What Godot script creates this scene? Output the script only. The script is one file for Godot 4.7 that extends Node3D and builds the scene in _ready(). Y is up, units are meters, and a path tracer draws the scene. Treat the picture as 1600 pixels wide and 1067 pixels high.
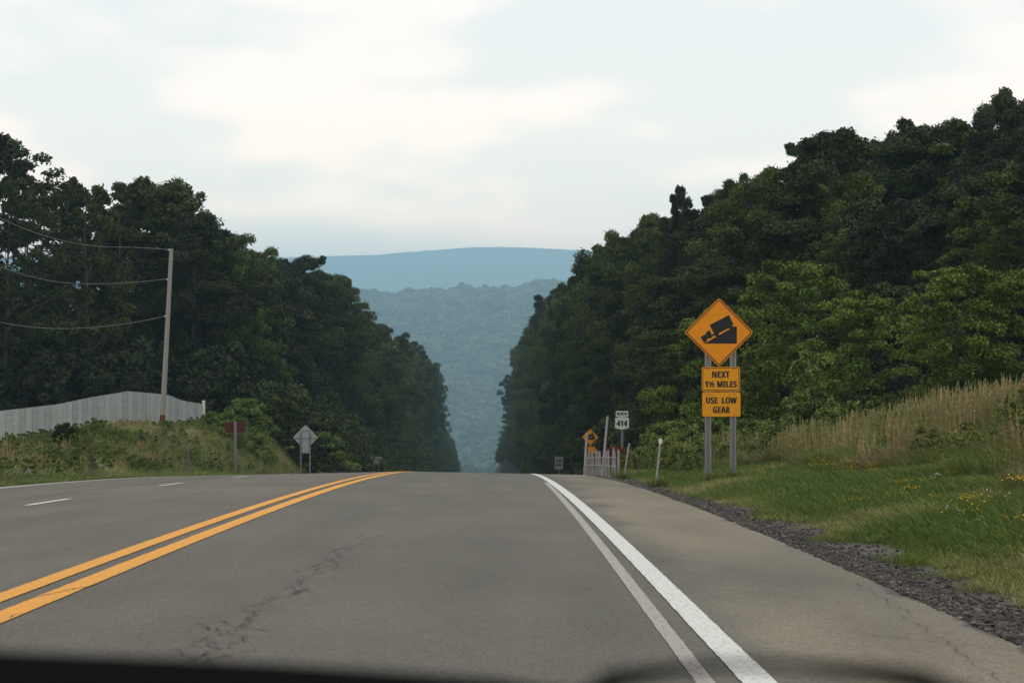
extends Node3D

# ------------------------------------------------------------------ mesh builder
class MB:
	var v := PackedVector3Array()
	var n := PackedVector3Array()
	var c := PackedColorArray()
	var uv := PackedVector2Array()
	var idx := PackedInt32Array()
	var col := Color(1, 1, 1)

	func tri(a: Vector3, b: Vector3, d: Vector3) -> void:
		var nn := (d - a).cross(b - a).normalized()
		var k := v.size()
		v.append(a); v.append(b); v.append(d)
		for i in 3:
			n.append(nn); c.append(col); uv.append(Vector2.ZERO)
			idx.append(k + i)

	func quad(a: Vector3, b: Vector3, d: Vector3, e: Vector3) -> void:
		var nn := (d - a).cross(b - a).normalized()
		var k := v.size()
		v.append(a); v.append(b); v.append(d); v.append(e)
		for i in 4:
			n.append(nn); c.append(col); uv.append(Vector2.ZERO)
		idx.append_array([k, k + 1, k + 2, k, k + 2, k + 3])

	func box(at: Vector3, size: Vector3, basis := Basis.IDENTITY) -> void:
		var h := size * 0.5
		var p := []
		for i in 8:
			p.append(at + basis * Vector3(h.x if i & 1 else -h.x, h.y if i & 2 else -h.y, h.z if i & 4 else -h.z))
		for f in [[4, 6, 7, 5], [1, 3, 2, 0], [5, 7, 3, 1], [0, 2, 6, 4], [6, 2, 3, 7], [0, 4, 5, 1]]:
			quad(p[f[0]], p[f[1]], p[f[2]], p[f[3]])

	func tube(pts: Array, radii: Array, sides := 7) -> void:
		var k0 := v.size()
		var up := Vector3(0.13, 0.2, 0.97)
		for i in pts.size():
			var a: Vector3 = pts[maxi(i - 1, 0)]
			var b: Vector3 = pts[mini(i + 1, pts.size() - 1)]
			var dir := (b - a).normalized()
			var s := dir.cross(up).normalized()
			var t := s.cross(dir)
			for j in sides:
				var ang := TAU * j / sides
				var q := s * cos(ang) + t * sin(ang)
				v.append(pts[i] + q * radii[i]); n.append(q); c.append(col); uv.append(Vector2(float(j) / sides, i))
		for i in pts.size() - 1:
			for j in sides:
				var a := k0 + i * sides + j
				var b := k0 + i * sides + (j + 1) % sides
				idx.append_array([a, b, b + sides, a, b + sides, a + sides])
		for e in [0, pts.size() - 1]:
			var k := v.size()
			var nn: Vector3 = ((pts[0] - pts[1]) if e == 0 else (pts[e] - pts[e - 1])).normalized()
			for j in sides:
				v.append(v[k0 + e * sides + j]); n.append(nn); c.append(col); uv.append(Vector2.ZERO)
			for j in range(1, sides - 1):
				idx.append_array([k, k + j, k + j + 1])

	func prism(poly: PackedVector2Array, z0: float, z1: float) -> void:
		var t := Geometry2D.triangulate_polygon(poly)
		for i in range(0, t.size(), 3):
			var a := poly[t[i]]; var b := poly[t[i + 1]]; var d := poly[t[i + 2]]
			if (b - a).cross(d - a) > 0:
				var w := b; b = d; d = w
			tri(Vector3(a.x, a.y, z1), Vector3(b.x, b.y, z1), Vector3(d.x, d.y, z1))
			tri(Vector3(a.x, a.y, z0), Vector3(d.x, d.y, z0), Vector3(b.x, b.y, z0))
		var turn := 1 if Geometry2D.is_polygon_clockwise(poly) else -1
		for i in poly.size():
			var a := poly[i]; var b := poly[(i + 1) % poly.size()]
			if turn < 0:
				quad(Vector3(b.x, b.y, z1), Vector3(b.x, b.y, z0), Vector3(a.x, a.y, z0), Vector3(a.x, a.y, z1))
			else:
				quad(Vector3(a.x, a.y, z1), Vector3(a.x, a.y, z0), Vector3(b.x, b.y, z0), Vector3(b.x, b.y, z1))

	func mesh() -> ArrayMesh:
		var a := []
		a.resize(Mesh.ARRAY_MAX)
		a[Mesh.ARRAY_VERTEX] = v
		a[Mesh.ARRAY_NORMAL] = n
		a[Mesh.ARRAY_COLOR] = c
		a[Mesh.ARRAY_TEX_UV] = uv
		a[Mesh.ARRAY_INDEX] = idx
		var m := ArrayMesh.new()
		m.add_surface_from_arrays(Mesh.PRIMITIVE_TRIANGLES, a)
		return m


# ------------------------------------------------------------------ nodes
var taken := {}
func numbered(called: String) -> String:
	var k: int = taken.get(called, 0)
	taken[called] = k + 1
	return called if k == 0 else "%s_%03d" % [called, k]

func tag(o: Node3D, label: String, category: String, group := "", kind := "") -> void:
	if label: o.set_meta("label", label)
	if category: o.set_meta("category", category)
	if group: o.set_meta("group", group)
	if kind: o.set_meta("kind", kind)

func thing(called: String, label: String, category: String, at := Vector3.ZERO, turn := 0.0, group := "") -> Node3D:
	var o := Node3D.new()
	o.name = numbered(called)
	add_child(o)
	o.position = at
	o.rotation.y = turn
	tag(o, label, category, group)
	return o

func obj(called: String, m: Mesh, mat: Material, parent: Node3D = self) -> MeshInstance3D:
	var o := MeshInstance3D.new()
	o.name = numbered(called) if parent == self else called
	o.mesh = m
	o.material_override = mat
	o.cast_shadow = GeometryInstance3D.SHADOW_CASTING_SETTING_ON
	parent.add_child(o, true)
	return o

func multi(called: String, m: Mesh, mat: Material, xf: Array, cols: Array) -> MultiMeshInstance3D:
	var mm := MultiMesh.new()
	mm.transform_format = MultiMesh.TRANSFORM_3D
	mm.use_colors = true
	mm.mesh = m
	mm.instance_count = xf.size()
	for i in xf.size():
		mm.set_instance_transform(i, xf[i])
		mm.set_instance_color(i, cols[i])
	var o := MultiMeshInstance3D.new()
	o.name = numbered(called)
	o.multimesh = mm
	o.material_override = mat
	add_child(o)
	return o

# ------------------------------------------------------------------ materials
func lin(r: float, g: float, b: float) -> Color:
	return Color(r, g, b).linear_to_srgb()

func mat(base: Color, rough := 0.8, metal := 0.0, vcol := false) -> StandardMaterial3D:
	var m := StandardMaterial3D.new()
	m.albedo_color = base
	m.roughness = rough
	m.metallic = metal
	m.metallic_specular = 0.35
	m.vertex_color_use_as_albedo = vcol
	return m

func leaf_mat(r: float, g: float, b: float, thin := 0.35) -> StandardMaterial3D:
	var m := mat(lin(r, g, b), 0.7, 0.0, true)
	m.metallic_specular = 0.22
	m.backlight_enabled = true
	m.backlight = lin(r * thin * 1.3, g * thin * 1.3, b * thin * 0.7)
	return m

func noise_tex(freq: float, lo: Color, hi: Color, sd: int, size := 512, oct := 4) -> NoiseTexture2D:
	var f := FastNoiseLite.new()
	f.seed = sd
	f.frequency = freq
	f.fractal_octaves = oct
	var t := NoiseTexture2D.new()
	t.width = size
	t.height = size
	t.seamless = true
	t.noise = f
	var g := Gradient.new()
	g.set_color(0, lo)
	g.set_color(1, hi)
	t.color_ramp = g
	return t

func grain(m: StandardMaterial3D, freq: float, lo: float, hi: float, metres: float, sd := 3) -> StandardMaterial3D:
	m.albedo_texture = noise_tex(freq, Color(lo, lo, lo), Color(hi, hi, hi), sd)
	m.uv1_triplanar = true
	m.uv1_world_triplanar = true
	m.uv1_scale = Vector3.ONE / metres
	return m

# ------------------------------------------------------------------ the lie of the land (d is metres ahead, x metres to the side)
var noise := FastNoiseLite.new()

func lut(t: Array, x: float) -> float:
	if x <= t[0][0]: return t[0][1]
	for i in range(1, t.size()):
		if x <= t[i][0]:
			return lerpf(t[i - 1][1], t[i][1], (x - t[i - 1][0]) / (t[i][0] - t[i - 1][0]))
	return t[-1][1]

func road_y(d: float) -> float:
	var a := minf(d, 88.0)
	return -0.0322 * a - 0.00021 * pow(maxf(0.0, a - 15.0), 2.0) - maxf(0.0, d - 88.0) * 0.063

func bend(d: float) -> float:
	return -0.006 * maxf(0.0, d - 150.0)

func camber(u: float) -> float:
	return 0.06 - 0.02 * absf(u + 2.75)

func on_road(u: float, d: float, lift := 0.0) -> Vector3:
	return Vector3(u + bend(d), road_y(d) + camber(u) + lift, -d)

const LEFT_BANK := [[0, 0.15], [45, 0.15], [60, 0.22], [72, 0.5], [85, 1.4], [105, 2.0], [135, 2.35], [170, 2.2], [260, 1.2], [900, 1.0]]
const RIGHT_BANK := [[2.8, -0.06], [3.7, -0.05], [4.6, 0.1], [6.5, 0.36], [9.2, 1.05], [12.0, 1.3], [20.0, 1.9], [30.0, 2.3], [60.0, 3.5], [4000.0, 12.0]]

func ground(x: float, d: float) -> float:
	var u := x - bend(d)
	var y := road_y(d)
	var cut := clampf((d - 250.0) * 0.028, 0.0, 13.0)
	if u > 2.8:
		var b := 1.0 - 0.75 * smoothstep(46.0, 64.0, d)
		b = lerpf(b, 1.0, smoothstep(8.0, 14.0, u))
		y += camber(2.8) * (1.0 - smoothstep(2.8, 4.0, u)) + lut(RIGHT_BANK, u) * b + cut * smoothstep(3.5, 9.0, u)
		y += noise.get_noise_2d(x * 2.2, d * 2.2) * 0.25 * smoothstep(4.5, 8.0, u)
	elif u < -9.75:
		var w := -u
		var top := lut(LEFT_BANK, d)
		var back := lerpf(0.62, 1.0, smoothstep(104.0, 122.0, d))
		y += camber(-9.75) * (1.0 - smoothstep(9.75, 11.0, w)) - 0.05 + (top + 0.1) * smoothstep(10.4, 13.8, w) * lerpf(1.0, back, smoothstep(14.0, 18.5, w)) + 0.02 * maxf(0.0, w - 22.0) + cut * smoothstep(10.2, 15.5, w)
		y += noise.get_noise_2d(x * 2.2, d * 2.2) * 0.3 * smoothstep(10.5, 13.0, w)
	else:
		y += camber(u) - 0.07
	if d > 900.0:
		y = maxf(y, -150.0)
		var bump := noise.get_noise_2d(x * 0.05, d * 0.05)
		var t := clampf((d - 2550.0) / 2350.0, 0.0, 1.0)
		var near_hill := -150.0 + (250.0 + 0.075 * x) * lerpf(t, t * t * (3.0 - 2.0 * t), 0.45) + (bump * 17.0 + noise.get_noise_2d(x * 0.22 + 60.0, d * 0.13) * 15.0) * t
		near_hill -= smoothstep(4950.0, 6200.0, d) * 220.0
		var mid := clampf(146.0 + 0.19 * x, 60.0, 300.0) - absf(d - 7000.0) * 0.16 + bump * 8.0
		var far := 470.0 + 64.0 * exp(-pow((x - 60.0) / 720.0, 2.0)) - absf(d - 13000.0) * 0.13 + bump * 6.0 + noise.get_noise_2d(x * 0.3, d * 0.3) * 3.0
		y = maxf(maxf(y, near_hill), maxf(mid, far)) if d > 2400.0 else y
	return y

# ------------------------------------------------------------------ plants
func make_trunk(sd: int, h: float, r0: float, limbs: int, lean: float, low: float, reach: float) -> ArrayMesh:
	var rng := RandomNumberGenerator.new()
	rng.seed = sd
	var m := MB.new()
	var pts := []
	var rad := []
	var off := Vector3.ZERO
	for i in 8:
		var t := i / 7.0
		pts.append(Vector3(off.x, t * h * 0.9 - 0.3 * (1 - t), off.z))
		rad.append(r0 * (1.0 - 0.88 * t) * (1.35 if i == 0 else 1.0))
		off += Vector3(rng.randf_range(-lean, lean), 0, rng.randf_range(-lean, lean))
	m.tube(pts, rad, 8)
	for k in limbs:
		var t := rng.randf_range(low, 0.85)
		var i := int(t * 7)
		var a: Vector3 = pts[i].lerp(pts[mini(i + 1, 7)], t * 7 - i)
		var ang := rng.randf() * TAU
		var ln := reach * (1.15 - t) * rng.randf_range(0.7, 1.1)
		var out := Vector3(cos(ang), 0, sin(ang))
		var b := a + out * ln * 0.5 + Vector3.UP * ln * rng.randf_range(0.25, 0.5)
		var e := b + out * ln * 0.5 + Vector3.UP * ln * rng.randf_range(0.1, 0.5) + Vector3(rng.randf_range(-.3, .3), 0, rng.randf_range(-.3, .3)) * ln
		var r := r0 * (1.0 - 0.88 * t) * 0.5
		m.tube([a, b, e], [r, r * 0.6, r * 0.15], 5)
	return m.mesh()

# a crown of leaf faces gathered in clumps; kind 0 round, 1 tall oval, 2 loose and open, 3 layered sprays, 4 bush to the ground
func make_crown(sd: int, h: float, rad: float, low: float, clumps: int, leaves: int, size: float, kind: int) -> ArrayMesh:
	var rng := RandomNumberGenerator.new()
	rng.seed = sd
	var fn := FastNoiseLite.new()
	fn.seed = sd
	fn.frequency = 0.5
	var v := PackedVector3Array()
	var n := PackedVector3Array()
	var c := PackedColorArray()
	var idx := PackedInt32Array()
	v.resize(leaves * 4); n.resize(leaves * 4); c.resize(leaves * 4); idx.resize(leaves * 6)
	var each := leaves / clumps
	var at := 0
	var last_at := Vector3(0, h * 0.5, 0)
	var last_cr := rad * 0.25
	for k in clumps:
		var t := rng.randf()
		t = pow(t, 0.85)
		var env := 1.0
		if kind == 1:
			env = sqrt(maxf(0.02, 1.0 - pow((t - 0.38) / 0.63, 2.0))) if t > 0.38 else 0.72 + 0.28 * t / 0.38
		elif kind == 4:
			env = sqrt(maxf(0.02, 1.0 - t * t))
		else:
			env = sqrt(maxf(0.02, 1.0 - pow((t - 0.5) / 0.52, 2.0))) if t > 0.5 else 0.68 + 0.32 * t / 0.5
		var ang := rng.randf() * TAU
		env *= 1.0 + 0.85 * fn.get_noise_3d(cos(ang) * 2.0, sin(ang) * 2.0, t * 5.0)
		var rr := rad * env * sqrt(rng.randf_range(0.2, 1.0))
		var cr := lerpf(1.0, 0.6, t) * rad * rng.randf_range(0.15, 0.31)
		if kind == 2: cr *= 0.62
		var top_room := h - cr * 0.7
		var centre := Vector3(cos(ang) * rr, minf(lerpf(low * h, h, t), top_room + rng.randf_range(-0.03, 0.0) * h), sin(ang) * rr)
		if kind < 3 and k % 9 == 0:   # sprays that stand out of the outline
			var grow := last_cr * rng.randf_range(0.75, 1.0)
			cr = last_cr * rng.randf_range(0.4, 0.65)
			centre = last_at + (Vector3(last_at.x, 0, last_at.z) / rad * 0.6 + Vector3.UP * rng.randf_range(0.2, 1.0)).normalized() * grow
		last_at = centre
		last_cr = cr
		var flat := 0.52 if kind == 3 else 0.7
		var tone := rng.randf_range(0.6, 1.4)
		var warm := rng.randf_range(0.9, 1.12)
		for q in each:
			var dy := rng.randf_range(-0.55, 1.0)
			var a2 := rng.randf() * TAU
			var ds := sqrt(1.0 - dy * dy) if dy > -1.0 else 0.0
			var dir := Vector3(cos(a2) * ds, dy, sin(a2) * ds)
			var depth := pow(rng.randf(), 0.4)
			if q % 9 == 0: depth *= rng.randf_range(1.0, 1.4)
			var p := centre + Vector3(dir.x, dir.y * flat, dir.z) * cr * depth
			var nn := (dir * 0.55 + Vector3(rng.randf_range(-.8, .8), rng.randf_range(-.3, 1.0), rng.randf_range(-.8, .8))).normalized()
			var ax := nn.cross(Vector3(rng.randf_range(-1, 1), rng.randf_range(-1, 1), rng.randf_range(-1, 1))).normalized()
			var bx := nn.cross(ax)
			var l := size * rng.randf_range(0.65, 1.35)
			var w := l * rng.randf_range(0.26, 0.36)
			v[at] = p
			v[at + 1] = p + ax * l * 0.45 + bx * w + nn * l * 0.1
			v[at + 2] = p + ax * l - nn * l * 0.08
			v[at + 3] = p + ax * l * 0.45 - bx * w + nn * l * 0.1
			var tn := tone * rng.randf_range(0.7, 1.3)
			var cc := Color(tn * warm, tn, tn / warm)
			for j in 4:
				n[at + j] = nn
				c[at + j] = cc
			var i0 := at / 4 * 6
			idx[i0] = at; idx[i0 + 1] = at + 1; idx[i0 + 2] = at + 2
			idx[i0 + 3] = at; idx[i0 + 4] = at + 2; idx[i0 + 5] = at + 3
			at += 4
	v.resize(at); n.resize(at); c.resize(at); idx.resize(at / 4 * 6)
	var a := []
	a.resize(Mesh.ARRAY_MAX)
	a[Mesh.ARRAY_VERTEX] = v
	a[Mesh.ARRAY_NORMAL] = n
	a[Mesh.ARRAY_COLOR] = c
	a[Mesh.ARRAY_INDEX] = idx
	var m := ArrayMesh.new()
	m.add_surface_from_arrays(Mesh.PRIMITIVE_TRIANGLES, a)
	return m

var protos := []   # [crown mesh, trunk mesh, nominal height, nominal radius, materials]
var bark: StandardMaterial3D

func make_protos() -> void:
	bark = grain(mat(lin(0.11, 0.095, 0.08), 0.95), 0.05, 0.4, 1.0, 0.9, 8)
	var deep := leaf_mat(0.024, 0.033, 0.011)
	var olive := leaf_mat(0.037, 0.049, 0.012)
	var mid := leaf_mat(0.031, 0.046, 0.012)
	var fresh := leaf_mat(0.059, 0.083, 0.017, 0.4)
	var pale := leaf_mat(0.066, 0.098, 0.017, 0.45)
	var light := leaf_mat(0.088, 0.130, 0.020, 0.5)
	var weed := leaf_mat(0.10, 0.145, 0.034, 0.5)
	var red := leaf_mat(0.16, 0.05, 0.022, 0.3)
	protos = [
		[make_crown(11, 16, 4.6, 0.06, 150, 80000, 0.165, 0), make_trunk(1, 16, 0.26, 12, 0.12, 0.2, 4.0), 16.0, [deep, olive, fresh]],
		[make_crown(12, 16, 4.2, 0.04, 150, 80000, 0.165, 1), make_trunk(2, 16, 0.24, 12, 0.12, 0.2, 3.5), 16.0, [olive, mid, pale]],
		[make_crown(13, 16, 4.4, 0.05, 140, 80000, 0.16, 0), make_trunk(3, 16, 0.25, 12, 0.15, 0.15, 3.8), 16.0, [mid, deep, fresh]],
		[make_crown(14, 16, 3.9, 0.05, 140, 80000, 0.165, 1), make_trunk(4, 16, 0.22, 12, 0.1, 0.15, 3.4), 16.0, [deep, mid, fresh]],
		[make_crown(15, 16, 4.4, 0.22, 110, 17000, 0.2, 2), make_trunk(5, 16, 0.24, 22, 0.16, 0.25, 4.4), 16.0, [deep, olive, mid]],
		[make_crown(16, 7, 2.5, 0.08, 90, 26000, 0.13, 3), make_trunk(6, 7, 0.1, 12, 0.1, 0.1, 2.6), 7.0, [light, mid]],
		[make_crown(17, 7, 2.8, 0.1, 90, 26000, 0.14, 3), make_trunk(7, 7, 0.11, 12, 0.1, 0.1, 2.8), 7.0, [light, mid]],
		[make_crown(18, 3, 0.95, 0.12, 44, 5000, 0.11, 3), make_trunk(8, 3, 0.035, 14, 0.05, 0.1, 1.0), 3.0, [weed, light]],
		[make_crown(19, 2, 1.5, 0.0, 60, 12000, 0.1, 4), make_trunk(9, 2, 0.03, 10, 0.05, 0.05, 1.2), 2.0, [weed, deep]],
		[make_crown(20, 2, 1.3, 0.0, 50, 9000, 0.12, 4), make_trunk(10, 2, 0.03, 10, 0.05, 0.05, 1.0), 2.0, [weed, red]],
	]

func plant(called: String, label: String, category: String, p: int, tint: int, x: float, d: float, h: float, wide: float, turn: float, group: String, sink := 0.15) -> Node3D:
	var pr: Array = protos[p]
	var o := thing(called, label, category, Vector3(x, ground(x, d) - sink, -d), turn, group)
	var s: float = h / pr[2]
	o.scale = Vector3(s * wide, s, s * wide)
	obj("trunk" if category == "tree" else "stem", pr[1], bark, o)
	obj("crown" if category == "tree" else "foliage", pr[0], pr[3][tint], o)
	return o

const ONES := ["", "first", "second", "third", "fourth", "fifth", "sixth", "seventh", "eighth", "ninth", "tenth", "eleventh", "twelfth", "thirteenth", "fourteenth", "fifteenth", "sixteenth", "seventeenth", "eighteenth", "nineteenth"]
const TENS := ["", "", "twent", "thirt", "fort"]
func ordinal(k: int) -> String:
	if k < 20: return ONES[k]
	return TENS[k / 10] + ("ieth" if k % 10 == 0 else "y-" + ONES[k % 10])

func tuft(sd: int, blades: int, h: float, w: float, spread: float, droop: float) -> ArrayMesh:
	var rng := RandomNumberGenerator.new()
	rng.seed = sd
	var m := MB.new()
	for k in blades:
		var ang := rng.randf() * TAU
		var o := Vector3(cos(ang), 0, sin(ang))
		var root := o * rng.randf() * spread * 0.5 + Vector3(rng.randf_range(-1, 1), 0, rng.randf_range(-1, 1)) * spread * 0.3
		var hh := h * rng.randf_range(0.55, 1.15)
		var a2 := rng.randf() * TAU
		var side := Vector3(cos(a2), 0, sin(a2)) * w * 0.5
		var b := root + Vector3.UP * hh * 0.55 + o * spread * rng.randf_range(0.1, 0.5)
		var e := b + Vector3.UP * hh * (0.5 - droop * rng.randf()) + o * spread * rng.randf_range(0.2, 1.0)
		var tn := rng.randf_range(0.75, 1.25)
		m.col = Color(tn * rng.randf_range(0.9, 1.15), tn, tn * 0.95)
		m.quad(root - side, b - side * 0.8, b + side * 0.8, root + side)
		m.tri(b - side * 0.8, e, b + side * 0.8)
	return m.mesh()

func seed_stalks(sd: int, stalks: int, h: float, spread: float) -> ArrayMesh:
	var rng := RandomNumberGenerator.new()
	rng.seed = sd
	var m := MB.new()
	for k in stalks:
		var root := Vector3(rng.randf_range(-1, 1), 0, rng.randf_range(-1, 1)) * spread
		var hh := h * rng.randf_range(0.6, 1.15)
		var tip := root + Vector3(rng.randf_range(-.16, .16), 1, rng.randf_range(-.16, .16)) * hh
		var a2 := rng.randf() * TAU
		var side := Vector3(cos(a2), 0, sin(a2))
		var tn := rng.randf_range(0.75, 1.2)
		m.col = Color(tn, tn * 0.95, tn * 0.9)
		m.quad(root - side * 0.004, tip - side * 0.003, tip + side * 0.003, root + side * 0.004)
		for q in 5:
			var p := root.lerp(tip, 0.8 + 0.05 * q)
			var s2 := side.rotated(Vector3.UP, q * 1.3) * 0.022 * (1.2 - q * 0.18)
			m.tri(p - s2, p + Vector3.UP * 0.06, p + s2)
		var l := root.lerp(tip, rng.randf_range(0.2, 0.5))
		m.tri(l - side * 0.004, l + side.rotated(Vector3.UP, 1.2) * 0.22 + Vector3.UP * 0.12, l + side * 0.004 + Vector3.UP * 0.01)
	return m.mesh()

func flower(sd: int, heads: int, h: float, spread: float, petal: float, tint: Color) -> ArrayMesh:   # blossoms only, on short stalks
	var rng := RandomNumberGenerator.new()
	rng.seed = sd
	var m := MB.new()
	for k in heads:
		var p := Vector3(rng.randf_range(-1, 1) * spread, h * rng.randf_range(0.75, 1.1), rng.randf_range(-1, 1) * spread)
		m.col = Color(0.07, 0.11, 0.03)
		m.quad(Vector3(p.x - 0.004, -0.05, p.z), p - Vector3(0.003, 0, 0), p + Vector3(0.003, 0, 0), Vector3(p.x + 0.004, -0.05, p.z))
		for q in 3:
			var ax := Vector3(rng.randf_range(-1, 1), rng.randf_range(-1, 1), rng.randf_range(-1, 1)).normalized() * petal
			var bx := ax.cross(Vector3(rng.randf_range(-1, 1), rng.randf_range(-1, 1), rng.randf_range(-1, 1))).normalized() * petal
			var tn := rng.randf_range(0.8, 1.15)
			m.col = tint * tn
			m.quad(p - ax, p + bx, p + ax, p - bx)
	return m.mesh()

# ------------------------------------------------------------------ sky, light, camera
func set_camera_and_light() -> void:
	var cam := Camera3D.new()
	cam.name = "camera"
	add_child(cam)
	cam.position = Vector3(0, 1.12, 0)
	cam.rotation.y = -25.0 / 3600.0
	cam.fov = 16.86
	cam.near = 0.05
	cam.far = 20000.0
	var att := CameraAttributesPhysical.new()
	att.frustum_focal_length = 80.97
	att.frustum_focus_distance = 48.0
	att.frustum_near = 0.05
	att.frustum_far = 20000.0
	att.exposure_aperture = 16.0
	cam.attributes = att
	cam.current = true

	var env := Environment.new()
	env.background_mode = Environment.BG_SKY
	env.tonemap_mode = Environment.TONE_MAPPER_LINEAR
	env.tonemap_exposure = 1.0
	env.sdfgi_enabled = true
	env.ssao_enabled = true
	env.ssil_enabled = true
	env.fog_enabled = true
	env.fog_density = 0.00017
	env.fog_light_color = lin(0.45, 0.77, 1.0)
	env.sky = Sky.new()
	env.sky.sky_material = overcast()
	var we := WorldEnvironment.new()
	we.name = "environment"
	we.environment = env
	add_child(we)

	var sun := DirectionalLight3D.new()
	sun.name = "sun"
	sun.light_energy = 0.5
	sun.light_angular_distance = 14.0
	sun.light_color = Color(1.0, 0.96, 0.9)
	sun.shadow_enabled = true
	add_child(sun)
	sun.look_at_from_position(Vector3.ZERO, -Vector3(0.45, 1.25, -0.35).normalized(), Vector3.UP)

func overcast() -> PanoramaSkyMaterial:
	var w := 2048
	var h := 1024
	var data := PackedFloat32Array()
	data.resize(w * h * 3)
	var fn := FastNoiseLite.new()
	fn.seed = 21
	fn.frequency = 0.55
	fn.fractal_octaves = 5
	fn.fractal_gain = 0.5
	var f2 := FastNoiseLite.new()
	f2.seed = 77
	f2.frequency = 0.22
	f2.fractal_octaves = 3
	var blue := Color(0.985, 1.025, 1.02)
	var white := Color(1.265, 1.175, 1.115)
	for j in h:
		var el := (0.5 - (j + 0.5) / h) * PI
		var sy := sin(el)
		for i in w:
			var k := (j * w + i) * 3
			if sy <= 0.0:
				data[k] = 0.16; data[k + 1] = 0.18; data[k + 2] = 0.15
				continue
			var az := (i + 0.5) / w * TAU
			var q := 1.0 / (sy + 0.17)
			var px := sin(az) * q
			var pz := cos(az) * q
			var a := fn.get_noise_2d(px * 2.6, pz * 2.6)
			var b := f2.get_noise_2d(px + 40.0, pz)
			var t := clampf(0.64 + a * 1.9 + b * 1.0, 0.0, 1.0)
			t = t * t * (3.0 - 2.0 * t)
			var low := exp(-sy * 21.0)
			var lift := 1.0 + 0.15 * sqrt(sy)
			data[k] = lerpf(blue.r, white.r, t) * lift * (1.0 + low * 4.6)
			data[k + 1] = lerpf(blue.g, white.g, t) * lift * (1.0 + low * 3.15)
			data[k + 2] = lerpf(blue.b, white.b, t) * lift * (1.0 + low * 1.8)
	var im := Image.create_from_data(w, h, false, Image.FORMAT_RGBF, data.to_byte_array())
	var p := PanoramaSkyMaterial.new()
	p.panorama = ImageTexture.create_from_image(im)
	return p

# ------------------------------------------------------------------ the setting
func steps(list: Array) -> PackedFloat32Array:   # [from, to, step] runs
	var out := PackedFloat32Array()
	for r in list:
		var a: float = r[0]
		while a < r[1] - 0.001:
			out.append(a)
			a += r[2]
	out.append(list[-1][1])
	return out

func sheet(xs: PackedFloat32Array, ds: PackedFloat32Array, point: Callable, tint: Callable) -> ArrayMesh:
	var nx := xs.size()
	var v := PackedVector3Array()
	var c := PackedColorArray()
	v.resize(nx * ds.size())
	c.resize(nx * ds.size())
	for j in ds.size():
		for i in nx:
			v[j * nx + i] = point.call(xs[i], ds[j])
			c[j * nx + i] = tint.call(xs[i], ds[j])
	var n := PackedVector3Array()
	n.resize(v.size())
	for j in ds.size():
		for i in nx:
			var a := v[j * nx + mini(i + 1, nx - 1)] - v[j * nx + maxi(i - 1, 0)]
			var b := v[mini(j + 1, ds.size() - 1) * nx + i] - v[maxi(j - 1, 0) * nx + i]
			n[j * nx + i] = a.cross(b).normalized()
	var idx := PackedInt32Array()
	idx.resize((nx - 1) * (ds.size() - 1) * 6)
	var k := 0
	for j in ds.size() - 1:
		for i in nx - 1:
			var a := j * nx + i
			for q in [a, a + nx, a + nx + 1, a, a + nx + 1, a + 1]:
				idx[k] = q
				k += 1
	var arr := []
	arr.resize(Mesh.ARRAY_MAX)
	arr[Mesh.ARRAY_VERTEX] = v
	arr[Mesh.ARRAY_NORMAL] = n
	arr[Mesh.ARRAY_COLOR] = c
	arr[Mesh.ARRAY_INDEX] = idx
	var m := ArrayMesh.new()
	m.add_surface_from_arrays(Mesh.PRIMITIVE_TRIANGLES, arr)
	return m

func ground_tint(x: float, d: float) -> Color:
	var u := x - bend(d)
	var a := noise.get_noise_2d(x * 3.0, d * 3.0)
	var b := noise.get_noise_2d(x * 20.0 + 90.0, d * 20.0)
	if d > 900.0:
		var f := noise.get_noise_2d(x * 0.12, d * 0.12)
		return Color(0.045, 0.062, 0.024) * (1.0 + 0.5 * f)
	if u > 2.6 and u < 3.42 + 0.4 * a + 0.25 * b:
		return Color(0.068, 0.062, 0.056) * (1.0 + 0.8 * b)
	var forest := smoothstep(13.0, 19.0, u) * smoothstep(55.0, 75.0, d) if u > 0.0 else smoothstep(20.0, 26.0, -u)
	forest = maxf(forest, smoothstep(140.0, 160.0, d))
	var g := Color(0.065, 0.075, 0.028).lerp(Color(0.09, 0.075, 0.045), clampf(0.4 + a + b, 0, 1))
	return g.lerp(Color(0.035, 0.032, 0.02), forest)

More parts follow.
